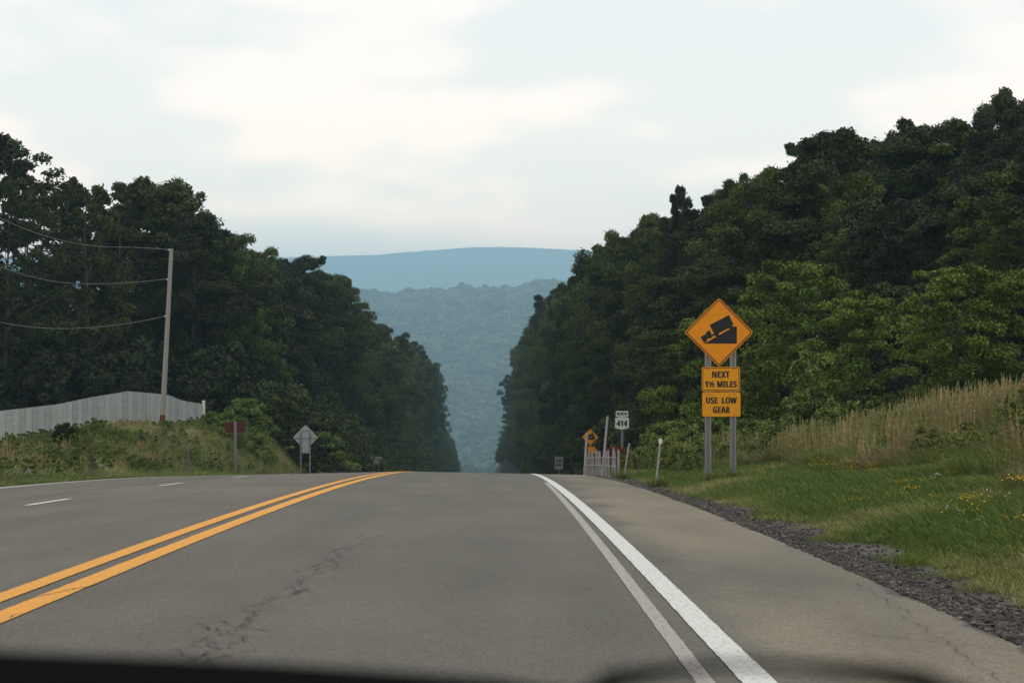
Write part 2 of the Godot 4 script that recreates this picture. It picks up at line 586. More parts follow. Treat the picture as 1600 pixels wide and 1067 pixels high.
func build_land() -> void:
	noise.seed = 4
	noise.frequency = 0.05
	noise.fractal_octaves = 3
	var xs := steps([[-5000, -1000, 160], [-1000, -300, 50], [-300, -60, 12], [-60, -26, 2], [-26, -9, 0.5], [-9, 2, 2.75], [2, 3.8, 0.15], [3.8, 16, 0.5], [16, 60, 2], [60, 300, 12], [300, 1000, 50], [1000, 5000, 160]])
	var ds := steps([[-30, 0, 10], [0, 90, 0.6], [90, 180, 1.0], [180, 320, 5], [320, 900, 20], [900, 2400, 60], [2400, 5500, 30], [5500, 14200, 100]])
	var gm := grain(mat(Color.WHITE, 0.95, 0.0, true), 0.06, 0.55, 1.0, 3.0, 5)
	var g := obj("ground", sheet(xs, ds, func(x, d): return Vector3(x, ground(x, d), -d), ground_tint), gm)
	tag(g, "rolling grassy and wooded ground on both sides of the road", "", "", "structure")

	# road surface
	var f2 := FastNoiseLite.new()
	f2.seed = 9
	f2.frequency = 0.6
	f2.fractal_octaves = 4
	var f3 := FastNoiseLite.new()
	f3.seed = 10
	f3.frequency = 0.09
	var us := steps([[-9.75, -3.0, 0.15], [-3.0, 2.4, 0.09], [2.4, 2.75, 0.05]])
	var rd := steps([[-8, 4, 1.0], [4, 40, 0.12], [40, 90, 0.3], [90, 160, 2], [160, 1200, 20]])
	var lane := func(u: float, d: float) -> Color:
		var a := f2.get_noise_2d(u * 1.4, d * 0.35)
		var b := f3.get_noise_2d(u * 2.0 + 30.0, d * 0.6)
		var c := Color(0.130, 0.125, 0.107)
		if u > 1.14:
			c = c.lerp(Color(0.215, 0.19, 0.146), clampf(smoothstep(1.14, 1.75, u + a * 0.35) * (0.9 + b), 0.0, 1.0))
		elif u < -3.0:
			c = c.lerp(Color(0.148, 0.136, 0.114), clampf(0.55 + b * 1.1, 0, 1))
			if u < -6.6 and u > -7.1: c = c * 0.86
		else:
			c = c.lerp(Color(0.138, 0.13, 0.112), clampf(0.2 + b * 1.2 - smoothstep(-2.4, -1.6, u) * 0.3, 0, 1))
		# broken, dark pavement edge
		var e := 2.8 - u + f2.get_noise_2d(9.0, d * 1.5) * 0.12
		if e < 0.14: c = Color(0.085, 0.08, 0.075)
		return c * (1.0 + 0.22 * a + 0.16 * b - 0.05 * exp(-pow((absf(u + 0.9) - 0.75) / 0.28, 2.0)) * (1.0 + b))
	var place := func(u: float, d: float) -> Vector3:
		var e := u
		if u > 2.3: e = u + (u - 2.3) / 0.5 * (f2.get_noise_2d(3.0, d * 0.8) * 0.2 + f2.get_noise_2d(8.0, d * 4.0) * 0.09)
		return on_road(e, d, -0.012 * smoothstep(2.7, 2.8, u))
	var rm := mat(Color.WHITE, 0.86, 0.0, true)
	rm.albedo_texture = aggregate(31)
	rm.normal_enabled = true
	rm.normal_texture = aggregate_bump(32)
	rm.normal_scale = 0.5
	rm.uv1_triplanar = true
	rm.uv1_world_triplanar = true
	rm.uv1_scale = Vector3.ONE / 4.2
	var road := obj("road", sheet(us, rd, place, lane), rm)
	tag(road, "worn grey asphalt highway climbing over a crest", "", "", "structure")

	# painted lines
	var yellow := worn_paint(Color(0.50, 0.225, 0.020), 41, 0.74)
	var white := worn_paint(Color(0.42, 0.44, 0.425), 42, 0.86)
	var faded := worn_paint(Color(0.235, 0.23, 0.215), 43, 0.6)
	obj("yellow_line", line(func(d): return -2.89, 0.155, -4.0, 420.0, 0.006, 1), yellow, road)
	obj("yellow_line", line(func(d): return -2.61, 0.155, -4.0, 420.0, 0.006, 2), yellow, road)
	obj("white_edge_line", line(func(d): return 1.12, 0.15, -4.0, 420.0, 0.006, 3), white, road)
	obj("faded_edge_line", line(func(d): return 1.12 - 0.075 - 0.05 - 0.10 * clampf((46.0 - d) / 34.0, -0.5, 1.4), 0.085, -4.0, 46.0, 0.004, 4), faded, road)
	obj("white_edge_line", line(func(d): return -9.3, 0.13, 6.0, 420.0, 0.006, 5), white, road)
	for k in 6:
		var s := 18.3 + 11.9 * k
		obj("lane_dash", line(func(d): return -6.15, 0.11, s, s + 3.0, 0.006, 6 + k), white, road)

	# cracks: thin dark openings filled with dirt
	var dirt := mat(lin(0.03, 0.028, 0.026), 0.95)
	var rng := RandomNumberGenerator.new()
	rng.seed = 12
	var cracks := [[-1.42, 9.6, -1.12, 21.5, 0.16, 0.013], [-1.2, 8.6, -1.33, 12.5, 0.12, 0.012], [-1.9, 19.3, -0.2, 18.9, 0.1, 0.009], [1.5, 15.2, 2.7, 13.4, 0.05, 0.008], [1.9, 12.2, 2.75, 11.2, 0.05, 0.01],
		[1.3, 21.0, 2.6, 18.4, 0.06, 0.009], [2.2, 10.0, 2.5, 16.0, 0.08, 0.008], [-2.72, 13.0, -2.5, 14.6, 0.04, 0.012], [-2.6, 10.5, -2.55, 12.4, 0.03, 0.009], [-5.2, 30.0, -9.0, 31.0, 0.2, 0.012]]
	for cr in cracks:
		obj("crack", crack(rng, cr), dirt, road)
	# side branches of the long wheel-path crack
	for k in 44:
		var d := rng.randf_range(9.5, 21.0)
		var u := lerpf(-1.42, -1.12, (d - 9.6) / 11.9) + rng.randf_range(-0.12, 0.12)
		obj("crack", crack(rng, [u, d, u + rng.randf_range(-0.22, 0.22), d + rng.randf_range(-0.5, 0.7), 0.05, rng.randf_range(0.006, 0.016)]), dirt, road)

	# the wooded hillside across the valley
	var rg := RandomNumberGenerator.new()
	rg.seed = 6
	var xf := []
	var cols := []
	for k in 40000:
		var d := rg.randf_range(2560.0, 5040.0)
		var x := rg.randf_range(-0.2, 0.13) * d
		var open := noise.get_noise_2d(x * 0.16 + 300.0, d * 0.1)
		if open > 0.33 and d < 4600.0: continue
		var s := (rg.randf_range(5.0, 9.0) + 5.0 * pow(rg.randf(), 4.0)) * (1.0 + 0.3 * noise.get_noise_2d(x * 0.3, d * 0.3))
		xf.append(Transform3D(Basis(Vector3.UP, rg.randf() * TAU).scaled(Vector3(s, s * rg.randf_range(0.85, 1.5), s)), Vector3(x, ground(x, d) + s * 0.35, -d)))
		var tn := rg.randf_range(0.35, 1.7) * (1.0 + 0.7 * open)
		cols.append(Color(0.045 * tn, 0.062 * tn, 0.024 * tn))
	var wood := multi("forest", lump(3), mat(Color.WHITE, 0.9, 0.0, true), xf, cols)
	tag(wood, "hazy blue green forest covering the hillside across the valley", "", "", "stuff")

func lump(sd: int) -> ArrayMesh:   # a far tree crown: lumpy, facetted, wider low down
	var fn := FastNoiseLite.new()
	fn.seed = sd
	fn.frequency = 1.3
	var m := MB.new()
	var rings := 6
	var sides := 9
	var p := func(i: int, j: int) -> Vector3:
		var a := PI * i / rings
		var b := TAU * (j % sides) / sides + i * 0.35
		var q := Vector3(sin(a) * cos(b), cos(a), sin(a) * sin(b))
		return q * (1.0 + 0.45 * fn.get_noise_3dv(q * 1.7))
	for i in rings:
		for j in sides:
			var t := 0.8 + 0.4 * absf(fn.get_noise_2d(i * 3.0, j * 3.0))
			m.col = Color(t, t, t)
			m.quad(p.call(i, j), p.call(i, j + 1), p.call(i + 1, j + 1), p.call(i + 1, j))
	return m.mesh()

func aggregate(sd: int) -> ImageTexture:
	var rng := RandomNumberGenerator.new()
	rng.seed = sd
	var w := 1024
	var data := PackedByteArray()
	data.resize(w * w * 3)
	var coarse := PackedFloat32Array()
	coarse.resize(256 * 256)
	for i in coarse.size():
		coarse[i] = rng.randfn() * 13.0 - (30.0 if rng.randf() < 0.02 else 0.0)
	for i in w * w:
		var b := int(clampf(194.0 + rng.randfn() * 24.0 + coarse[(i / w / 4) * 256 + (i % w) / 4] + (38.0 if rng.randf() < 0.04 else 0.0) - (70.0 if rng.randf() < 0.04 else 0.0), 30, 255))
		data[i * 3] = b
		data[i * 3 + 1] = b
		data[i * 3 + 2] = mini(255, b + rng.randi_range(-6, 4))
	var im := Image.create_from_data(w, w, false, Image.FORMAT_RGB8, data)
	return ImageTexture.create_from_image(im)

func aggregate_bump(sd: int) -> ImageTexture:
	var rng := RandomNumberGenerator.new()
	rng.seed = sd
	var im := Image.create(512, 512, false, Image.FORMAT_RGB8)
	for j in 512:
		for i in 512:
			var b := rng.randf()
			im.set_pixel(i, j, Color(b, b, b))
	im.bump_map_to_normal_map(1.0)
	return ImageTexture.create_from_image(im)

func worn_paint(c: Color, sd: int, low: float) -> StandardMaterial3D:
	var m := mat(Color.WHITE, 0.75)
	var t := noise_tex(0.05, Color.BLACK, Color.WHITE, sd, 1024, 5)
	var g := Gradient.new()
	g.offsets = PackedFloat32Array([0.0, 0.24, 0.29, 0.42, 1.0])
	var bare := Color(0.12, 0.115, 0.10).linear_to_srgb()
	var dull := Color(c.r * low, c.g * low, c.b * low).linear_to_srgb()
	g.colors = PackedColorArray([bare, bare, dull, c.linear_to_srgb(), c.linear_to_srgb()])
	t.color_ramp = g
	m.albedo_texture = t
	m.uv1_triplanar = true
	m.uv1_world_triplanar = true
	m.uv1_scale = Vector3.ONE / 2.3
	return m

func line(at: Callable, wide: float, d0: float, d1: float, lift: float, sd: int) -> ArrayMesh:
	var rng := RandomNumberGenerator.new()
	rng.seed = sd
	var m := MB.new()
	var d := d0
	var a := Vector3.ZERO
	var b := Vector3.ZERO
	var first := true
	while d <= d1 + 0.001:
		var u: float = at.call(d)
		var l := on_road(u - wide / 2 + rng.randf_range(-0.003, 0.003), d, lift)
		var r := on_road(u + wide / 2 + rng.randf_range(-0.003, 0.003), d, lift)
		if not first: m.quad(a, l, r, b)
		a = l
		b = r
		first = false
		d += 0.12 if d < 30.0 else 0.5 if d < 90.0 else 5.0
	return m.mesh()

func crack(rng: RandomNumberGenerator, c: Array) -> ArrayMesh:
	var m := MB.new()
	var n := maxi(4, int(Vector2(c[2] - c[0], c[3] - c[1]).length() / 0.055))
	var du := Vector2(c[2] - c[0], c[3] - c[1]).normalized()
	var across := Vector2(-du.y, du.x)
	var pl := Vector3.ZERO
	var pr := Vector3.ZERO
	var off := 0.0
	for i in n + 1:
		var t := float(i) / n
		off = off * 0.8 + rng.randf_range(-1, 1) * c[4] * 0.3
		var p := Vector2(lerpf(c[0], c[2], t), lerpf(c[1], c[3], t)) + across * off
		var w: float = c[5] * 0.48 * rng.randf_range(0.0, 1.0) * (0.3 if i == 0 or i == n else 1.0) * (1.0 + 0.6 * absf(du.x))
		var l := on_road(p.x - across.x * w, p.y - across.y * w, 0.009)
		var r := on_road(p.x + across.x * w, p.y + across.y * w, 0.009)
		if i > 0: m.quad(pl, l, r, pr)
		pl = l
		pr = r
	return m.mesh()

# ------------------------------------------------------------------ signs, posts, rail, fence, pole
var galv: StandardMaterial3D
var alu: StandardMaterial3D
var sign_yellow: StandardMaterial3D
var sign_amber: StandardMaterial3D
var sign_black: StandardMaterial3D
var sign_white: StandardMaterial3D
var sheet_white: StandardMaterial3D

func u_post(h: float, w: float) -> ArrayMesh:   # open steel channel, flanges outward
	var m := MB.new()
	m.box(Vector3(0, h / 2, -0.012), Vector3(w * 0.5, h, 0.006))
	for s in [-1, 1]:
		m.box(Vector3(s * w * 0.27, h / 2, 0.006), Vector3(0.007, h, 0.04))
		m.box(Vector3(s * w * 0.4, h / 2, 0.024), Vector3(w * 0.24, h, 0.006))
	return m.mesh()

func rounded(w: float, h: float, r: float, turn := 0.0) -> PackedVector2Array:
	var p := PackedVector2Array()
	for q in 4:
		var cx := (w / 2 - r) * (1 if q == 0 or q == 3 else -1)
		var cy := (h / 2 - r) * (1 if q < 2 else -1)
		for k in 6:
			var a := (q + k / 5.0) * PI / 2
			p.append(Vector2(cx + cos(a) * r, cy + sin(a) * r).rotated(turn))
	return p

func plate(poly: PackedVector2Array, z0 := -0.004, z1 := 0.0) -> ArrayMesh:
	var m := MB.new()
	m.prism(poly, z0, z1)
	return m.mesh()

func rim(w: float, h: float, r: float, t: float, turn := 0.0) -> ArrayMesh:   # a printed border strip
	var o := rounded(w, h, r, turn)
	var i := rounded(w - 2 * t, h - 2 * t, maxf(r - t, 0.004), turn)
	var m := MB.new()
	for k in o.size():
		var a := o[k]; var b := o[(k + 1) % o.size()]; var c := i[(k + 1) % i.size()]; var d := i[k]
		m.quad(Vector3(a.x, a.y, 0.0025), Vector3(d.x, d.y, 0.0025), Vector3(c.x, c.y, 0.0025), Vector3(b.x, b.y, 0.0025))
	return m.mesh()

func lettering(text: String, w: float, h: float, at: Vector3, m: Material, parent: Node3D, weight := 700) -> void:
	var f := SystemFont.new()
	f.font_names = PackedStringArray(["Droid Sans"])
	f.font_weight = weight
	var t := TextMesh.new()
	t.font = f
	t.text = text
	t.font_size = 64
	t.pixel_size = 0.01
	t.depth = 0.02
	t.curve_step = 2.0
	# thickened strokes: the same glyphs three times, a hair apart
	var st := SurfaceTool.new()
	st.begin(Mesh.PRIMITIVE_TRIANGLES)
	for k in 3:
		st.append_from(t, 0, Transform3D(Basis.IDENTITY, Vector3((k - 1) * 0.022, 0, (k - 1) * 0.003)))
	var box := t.get_aabb()
	var o := obj("lettering", st.commit(), m, parent)
	o.scale = Vector3(w / (box.size.x + 0.044), h / box.size.y, 0.1)
	o.position = at - Vector3(box.get_center().x * o.scale.x, box.get_center().y * o.scale.y, 0)

func hill_diamond(parent: Node3D, at: Vector3, side: float) -> void:
	var p := obj("diamond_panel", plate(rounded(side, side, side * 0.05, PI / 4)), sign_yellow, parent)
	p.position = at
	obj("border", rim(side * 0.965, side * 0.965, side * 0.045, side * 0.021, PI / 4), sign_black, p)
	var k := side * sqrt(2.0) / 2.0 / 277.0
	var q := func(list: Array) -> PackedVector2Array:
		var out := PackedVector2Array()
		for i in range(0, list.size(), 2):
			out.append(Vector2((list[i] - 405) * k, (350 - list[i + 1]) * k))
		return out
	var m := MB.new()
	m.prism(q.call([272, 440, 548, 440, 548, 300, 526, 304, 300, 432]), 0.0005, 0.003)
	obj("hill_symbol", m.mesh(), sign_black, p)
	m = MB.new()
	m.prism(q.call([329, 291, 484, 211, 521, 284, 368, 366]), 0.0005, 0.0034)
	m.prism(q.call([297, 354, 328, 331, 346, 362, 340, 368, 352, 388, 326, 402]), 0.0005, 0.0035)
	m.prism(q.call([258, 386, 298, 362, 324, 394, 284, 420, 270, 412]), 0.0005, 0.0036)
	m.prism(q.call([340, 372, 500, 290, 506, 303, 346, 386]), 0.0005, 0.0037)
	for c in [[291, 412, 18], [386, 366, 18], [500, 306, 18]]:
		var disc := []
		for i in 14:
			disc.append(c[0] + cos(TAU * i / 14) * c[2])
			disc.append(c[1] + sin(TAU * i / 14) * c[2])
		m.prism(q.call(disc), 0.0005, 0.0032)
	obj("truck_symbol", m.mesh(), sign_black, p)

func flat_sign(called: String, parent: Node3D, at: Vector3, w: float, h: float, m: Material, r := 0.03) -> MeshInstance3D:
	var p := obj(called, plate(rounded(w, h, r)), m, parent)
	p.position = at
	return p

func build_signs() -> void:
	galv = grain(mat(lin(0.34, 0.35, 0.35), 0.5, 0.35), 0.05, 0.6, 1.0, 0.7, 13)
	alu = grain(mat(lin(0.40, 0.42, 0.43), 0.5, 0.3), 0.03, 0.75, 1.0, 1.5, 14)
	sign_amber = grain(mat(lin(0.70, 0.30, 0.005), 0.5), 0.02, 0.9, 1.0, 1.0, 29)
	sign_yellow = grain(mat(lin(0.68, 0.245, 0.004), 0.5), 0.02, 0.95, 1.0, 2.0, 15)
	sign_black = mat(lin(0.013, 0.014, 0.017), 0.6)
	sign_white = grain(mat(lin(0.62, 0.64, 0.63), 0.55), 0.03, 0.8, 1.0, 1.5, 16)
	sheet_white = mat(lin(0.6, 0.6, 0.58), 0.6)

	# the hill warning sign close by
	var x := 4.2
	var d := 43.0
	var gy := ground(x, d)
	var o := thing("hill_warning_sign", "large yellow diamond truck-on-hill sign with NEXT and USE LOW GEAR plates", "road sign", Vector3(x, gy, -d), 0.0)
	for s in [-1, 1]:
		var p := obj("post", u_post(1.38 - gy if s < 0 else 1.36 - gy, 0.115), galv, o)
		p.position = Vector3(s * 0.235, -0.1, -0.045)
	var top := 1.29 - gy
	hill_diamond(o, Vector3(-0.03, top, 0), 0.914)
	var a := flat_sign("plate", o, Vector3(0.005, 0.417 - gy, 0), 0.715, 0.455, sign_amber)
	obj("border", rim(0.685, 0.425, 0.028, 0.012), sign_black, a)
	lettering("NEXT", 0.33, 0.118, Vector3(0, 0.085, 0.0022), sign_black, a)
	lettering("1½ MILES", 0.60, 0.118, Vector3(0, -0.093, 0.0022), sign_black, a)
	var b := flat_sign("plate", o, Vector3(0.015, -0.056 - gy, 0), 0.715, 0.455, sign_amber)
	lettering("USE  LOW", 0.58, 0.118, Vector3(0, 0.075, 0.0022), sign_black, b)
	lettering("GEAR", 0.32, 0.118, Vector3(0, -0.1, 0.0022), sign_black, b)

	for pl in [[a, 0.19], [b, 0.19]]:
		for sx in [-1, 1]:
			for sy in [-1, 1]:
				var bm := MB.new()
				bm.tube([Vector3(0, 0, 0), Vector3(0, 0, 0.008)], [0.012, 0.009], 8)
				obj("bolt", bm.mesh(), galv, pl[0]).position = Vector3(sx * 0.235, sy * pl[1], 0.001)
	# the far hill sign
	x = 5.9; d = 144.0; gy = ground(x, d)
	o = thing("hill_warning_sign", "small distant yellow diamond sign beyond the guide rail end", "road sign", Vector3(x, gy, -d), 0.0)
	var cy := 1.12 - 149.5 / 3600.0 * d - gy
	var p0 := obj("post", u_post(cy + 0.4, 0.1), galv, o)
	p0.position = Vector3(0.02, -0.1, -0.045)
	hill_diamond(o, Vector3(0, cy, 0), 0.76)
	flat_sign("plate", o, Vector3(0.08, cy - 0.8, 0), 0.46, 0.42, sign_yellow)

	# route marker
	x = 5.48; d = 100.0; gy = ground(x, d)
	o = thing("route_sign", "white route 414 shield under a NORTH plate on a steel post", "road sign", Vector3(x, gy, -d), 0.0)
	cy = 1.12 - 128.0 / 3600.0 * d - gy
	var pp := obj("post", u_post(cy + 0.6, 0.1), galv, o)
	pp.position = Vector3(0, -0.1, -0.045)
	var sh := PackedVector2Array()
	for k in 9:
		var t := k / 8.0
		sh.append(Vector2(lerpf(-0.29, 0.29, t), 0.235 + 0.045 * sin(PI * t)))
	for k in 7:
		var t := k / 6.0
		sh.append(Vector2(0.315 - 0.018 * sin(PI * t), lerpf(0.2, -0.18, t)))
	for k in 9:
		var t := k / 8.0
		sh.append(Vector2(lerpf(0.27, -0.27, t), -0.215 - 0.045 * sin(PI * t)))
	for k in 7:
		var t := k / 6.0
		sh.append(Vector2(-0.315 + 0.018 * sin(PI * t), lerpf(-0.18, 0.2, t)))
	var s1 := obj("shield_panel", plate(sh), sign_white, o)
	s1.position = Vector3(0, cy, 0)
	lettering("414", 0.48, 0.25, Vector3(0, 0, 0.0022), sign_black, s1)
	var s2 := flat_sign("plate", o, Vector3(0, cy + 0.415, 0), 0.54, 0.25, sign_white, 0.02)
	lettering("NORTH", 0.44, 0.13, Vector3(0, 0, 0.0022), sign_black, s2)

	# small grey sign further down the road
	x = 5.6; d = 205.0; gy = ground(x, d)
	o = thing("roadside_sign", "small distant grey rectangular sign among dark trees past the crest", "road sign", Vector3(x, gy, -d), 0.0)
	cy = 1.12 - 190.0 / 3600.0 * d - gy
	pp = obj("post", u_post(cy + 0.5, 0.1), galv, o)
	pp.position = Vector3(0, -0.1, -0.045)
	var s3 := flat_sign("panel", o, Vector3(0, cy, 0), 0.75, 1.15, alu)
	lettering("LOW", 0.5, 0.2, Vector3(0, 0.2, 0.0022), sign_black, s3)
	lettering("GEAR", 0.5, 0.2, Vector3(0, -0.15, 0.0022), sign_black, s3)

	# backs of signs on the other side
	x = -9.9; d = 116.0; gy = ground(x, d)
	o = thing("diamond_sign_back", "bare grey back of a diamond sign on two thin posts", "road sign", Vector3(x + 0.3, gy, -d), 0.0)
	cy = 1.12 - 150.0 / 3600.0 * d - gy
	for s in [-1, 1]:
		var q := obj("post", u_post(cy + 0.35, 0.075), galv, o)
		q.position = Vector3(s * 0.23, -0.1, 0.05)
	var dp := obj("diamond_panel", plate(rounded(0.914, 0.914, 0.05, PI / 4)), alu, o)
	dp.position = Vector3(0, cy, 0)
	for yy in [-0.03, 0.34]:
		var mb := MB.new()
		mb.box(Vector3.ZERO, Vector3(1.18 if yy < 0 else 0.5, 0.055, 0.03))
		obj("crossbar", mb.mesh(), galv, o).position = Vector3(0, cy + yy, 0.02)
	flat_sign("plate", o, Vector3(0.03, cy - 0.52, 0.01), 0.42, 0.52, alu)

	x = -10.75; d = 95.0; gy = ground(x, d)
	o = thing("brown_sign", "dark red brown rectangular sign on a single steel post", "road sign", Vector3(x, gy, -d), 0.0)
	cy = 1.12 - 134.0 / 3600.0 * d - gy
	pp = obj("post", u_post(cy + 0.34, 0.11), galv, o)
	pp.position = Vector3(0, -0.1, 0.03)
	flat_sign("panel", o, Vector3(0, cy, 0), 0.86, 0.42, mat(lin(0.055, 0.012, 0.01), 0.6))
	var mb2 := MB.new()
	mb2.box(Vector3.ZERO, Vector3(0.86, 0.025, 0.012))
	obj("lower_trim", mb2.mesh(), mat(lin(0.12, 0.06, 0.045), 0.6), o).position = Vector3(0, cy - 0.25, 0.004)

	x = -10.4; d = 200.0; gy = ground(x + 0.0, d)
	o = thing("roadside_sign", "small distant grey sign back under the dark trees at the crest", "road sign", Vector3(x, gy, -d), 0.0)
	cy = 1.12 - 184.0 / 3600.0 * d - gy
	for s in [-1, 1]:
		var q := obj("post", u_post(cy + 0.25, 0.07), galv, o)
		q.position = Vector3(s * 0.2, -0.1, 0.05)
	flat_sign("panel", o, Vector3(0, cy + 0.12, 0), 1.0, 0.22, alu)
	flat_sign("panel", o, Vector3(0, cy - 0.22, 0), 0.55, 0.35, alu)

func marker(label: String, x: float, d: float, h: float, lean: float, r: float, m: Material, knob: bool) -> void:
	var o := thing("marker_post", label, "marker post", Vector3(x, ground(x, d), -d), 0.0, "leaning roadside marker posts")
	var mb := MB.new()
	mb.tube([Vector3(-lean * 0.08, -0.12, 0), Vector3(lean * h * 0.5, h * 0.5, 0), Vector3(lean * h, h, 0)], [r, r, r * 0.9], 8)
	obj("shaft", mb.mesh(), m, o)
	mb = MB.new()
	if knob:
		mb.tube([Vector3(lean * h, h - 0.05, 0.0), Vector3(lean * h, h - 0.02, 0.0), Vector3(lean * h, h + 0.04, 0.0), Vector3(lean * h, h + 0.06, 0)], [r * 1.1, r * 1.8, r * 1.8, r * 1.0], 10)
	else:
		mb.tube([Vector3(lean * (h - 0.02), h - 0.02, 0), Vector3(lean * h, h + 0.012, 0)], [r * 1.15, r * 1.05], 8)
	obj("cap", mb.mesh(), sheet_white if knob else m, o)

func build_roadside() -> void:
	var pale := grain(mat(lin(0.4, 0.4, 0.38), 0.7), 0.04, 0.7, 1.0, 0.6, 17)
	var rusty := grain(mat(lin(0.12, 0.085, 0.07), 0.85), 0.04, 0.5, 1.0, 0.5, 18)
	marker("white knobbed thin leaning post nearest the big yellow sign", 3.12, 45.0, 0.9, 0.11, 0.022, pale, true)
	marker("short thin grey leaning post between knobbed post and guide rail", 3.1, 56.0, 0.86, 0.17, 0.02, pale, false)
	marker("tallest pale leaning post standing at the near end of guide rail", 2.86, 62.0, 1.62, 0.09, 0.032, pale, false)
	marker("pale leaning post at the far end of the guide rail", 2.72, 71.0, 1.36, 0.06, 0.036, pale, false)
	marker("thin dark leaning post on the grassy bank before the metal fence", -10.6, 61.0, 0.95, -0.2, 0.028, rusty, false)
	marker("thin grey leaning post on the bank beside the brown sign", -10.2, 77.0, 1.15, -0.12, 0.036, grain(mat(lin(0.17, 0.17, 0.17), 0.7), 0.04, 0.6, 1.0, 0.5, 19), false)

	# guide rail
	var o := thing("guide_rail", "weathered grey cable guide rail with close set posts along the shoulder", "guide rail", Vector3(3.0, ground(3.0, 58.0), -58.0))
	var base: Vector3 = o.position
	var pm := MB.new()
	pm.box(Vector3(0, 0.28, 0), Vector3(0.055, 0.84, 0.07))
	pm.box(Vector3(0, 0.715, 0), Vector3(0.038, 0.03, 0.05))
	var post := pm.mesh()
	var wood := grain(mat(lin(0.33, 0.32, 0.31), 0.85), 0.04, 0.7, 1.0, 0.8, 20)
	for k in 14:
		var d := 56.0 + k * 1.45
		var x := 2.98 - 0.004 * (d - 56.0)
		var p := obj("post", post, wood, o)
		p.position = Vector3(x, ground(x, d), -d) - base
		p.rotation.z = sin(k * 2.3) * 0.05
		p.scale.y = 1.0 + 0.07 * sin(k * 4.1)
		p.rotation.y = sin(k * 1.7) * 0.15
	for yy in [0.3, 0.52]:
		var cable := MB.new()
		var pts := []
		var rad := []
		for k in 14:
			var d := 56.0 + k * 1.45
			pts.append(Vector3(2.94 - 0.004 * (d - 56.0), ground(2.98, d) + yy, -d) - base)
			rad.append(0.012)
		cable.tube(pts, rad, 6)
		obj("cable", cable.mesh(), galv, o)

	# sheet metal fence on the bank
	var path := [[84.0, -26.5, -3.15], [92.0, -24.0, -3.12], [100.0, -21.6, -3.02], [108.0, -20.6, -2.95], [114.0, -20.0, -2.75], [119.5, -19.1, -2.58], [124.0, -18.6, -2.78], [128.0, -18.2, -2.98], [131.0, -17.9, -3.35], [135.0, -17.25, -3.66]]
	o = thing("metal_fence", "pale corrugated sheet metal fence behind the grassy mound", "fence", Vector3(-21.6, ground(-21.6, 100.0), -100.0))
	base = o.position
	var tones := []
	for k in 3:
		tones.append(grain(mat(lin(0.38 + 0.04 * k, 0.42 + 0.04 * k, 0.42 + 0.04 * k), 0.55, 0.15), 0.02, 0.82, 1.0, 3.0, 22 + k))
	var n := 0
	for i in path.size() - 1:
		var a: Array = path[i]
		var b: Array = path[i + 1]
		var run := Vector2(b[0] - a[0], b[1] - a[1]).length()
		var count := maxi(1, roundi(run / 0.86))
		for k in count:
			var t0 := float(k) / count
			var t1 := float(k + 1) / count
			var tm := (t0 + t1) / 2
			var dm := lerpf(a[0], b[0], tm)
			var xm := lerpf(a[1], b[1], tm)
			var wide := run / count
			var gy := ground(xm, dm) - 0.25
			var y0 := lerpf(a[2], b[2], t0) + 1.12 - gy
			var y1 := lerpf(a[2], b[2], t1) + 1.12 - gy
			var m := MB.new()
			var ribs := 6
			for q in ribs:   # trapezoid ribs, tops cut along the slope
				var s0 := float(q) / ribs
				var xs := [s0, s0 + 0.045, s0 + 0.085, s0 + 0.13, s0 + 1.0 / ribs]
				var zs := [0.0, 0.022, 0.022, 0.0, 0.0]
				for w in 4:
					var pa := Vector3((xs[w] - 0.5) * (wide + 0.03), 0, zs[w])
					var pb := Vector3((xs[w + 1] - 0.5) * (wide + 0.03), 0, zs[w + 1])
					m.quad(pa, pa + Vector3.UP * lerpf(y0, y1, xs[w]), pb + Vector3.UP * lerpf(y0, y1, xs[w + 1]), pb)
			# folded edge that stands proud at each joint
			m.box(Vector3(-wide / 2, y0 / 2 + 0.01, 0.022), Vector3(0.035, y0 + 0.02, 0.03))
			var p := obj("panel", m.mesh(), tones[(n * 7 + n / 3) % 3], o)
			p.position = Vector3(xm, gy, -dm) - base + Vector3(0, 0, 0.004 * (n % 2))
			p.rotation.y = atan2(b[0] - a[0], b[1] - a[1])
			n += 1
	var cp := MB.new()
	cp.box(Vector3(0, 1.0, 0), Vector3(0.16, 2.25, 0.16))
	cp.box(Vector3(0, 2.145, 0), Vector3(0.2, 0.04, 0.2))
	var last := obj("corner_post", cp.mesh(), sheet_white, o)
	last.position = Vector3(-17.15, ground(-17.2, 135.0) - 0.1, -135.1) - base

	# utility poles and wires
	var old := grain(mat(lin(0.33, 0.325, 0.305), 0.95), 0.05, 0.7, 1.0, 0.8, 27)
	var fresh := grain(mat(lin(0.2, 0.075, 0.04), 0.95), 0.05, 0.6, 1.0, 0.6, 28)
	var px := -16.7
	var pd := 115.0
	o = utility_pole("leaning grey wooden utility pole with rust red base on the mound", px, pd, 9.45, 0.052, old, fresh)
	var far := utility_pole("grey wooden utility pole at the other end of the wires", -26.6, 113.0, 10.6, 0.0, old, fresh)
	var foot := o.position
	var hooks := [[9.4, 297.0, 9.0], [7.95, 380.0, 6.0], [6.1, 482.0, 2.0]]
	var names := ["highest thin wire running from the top of the utility pole", "middle thin wire running from the utility pole", "lowest thin wire sagging from the utility pole"]
	var wm := mat(lin(0.16, 0.16, 0.155), 0.6)
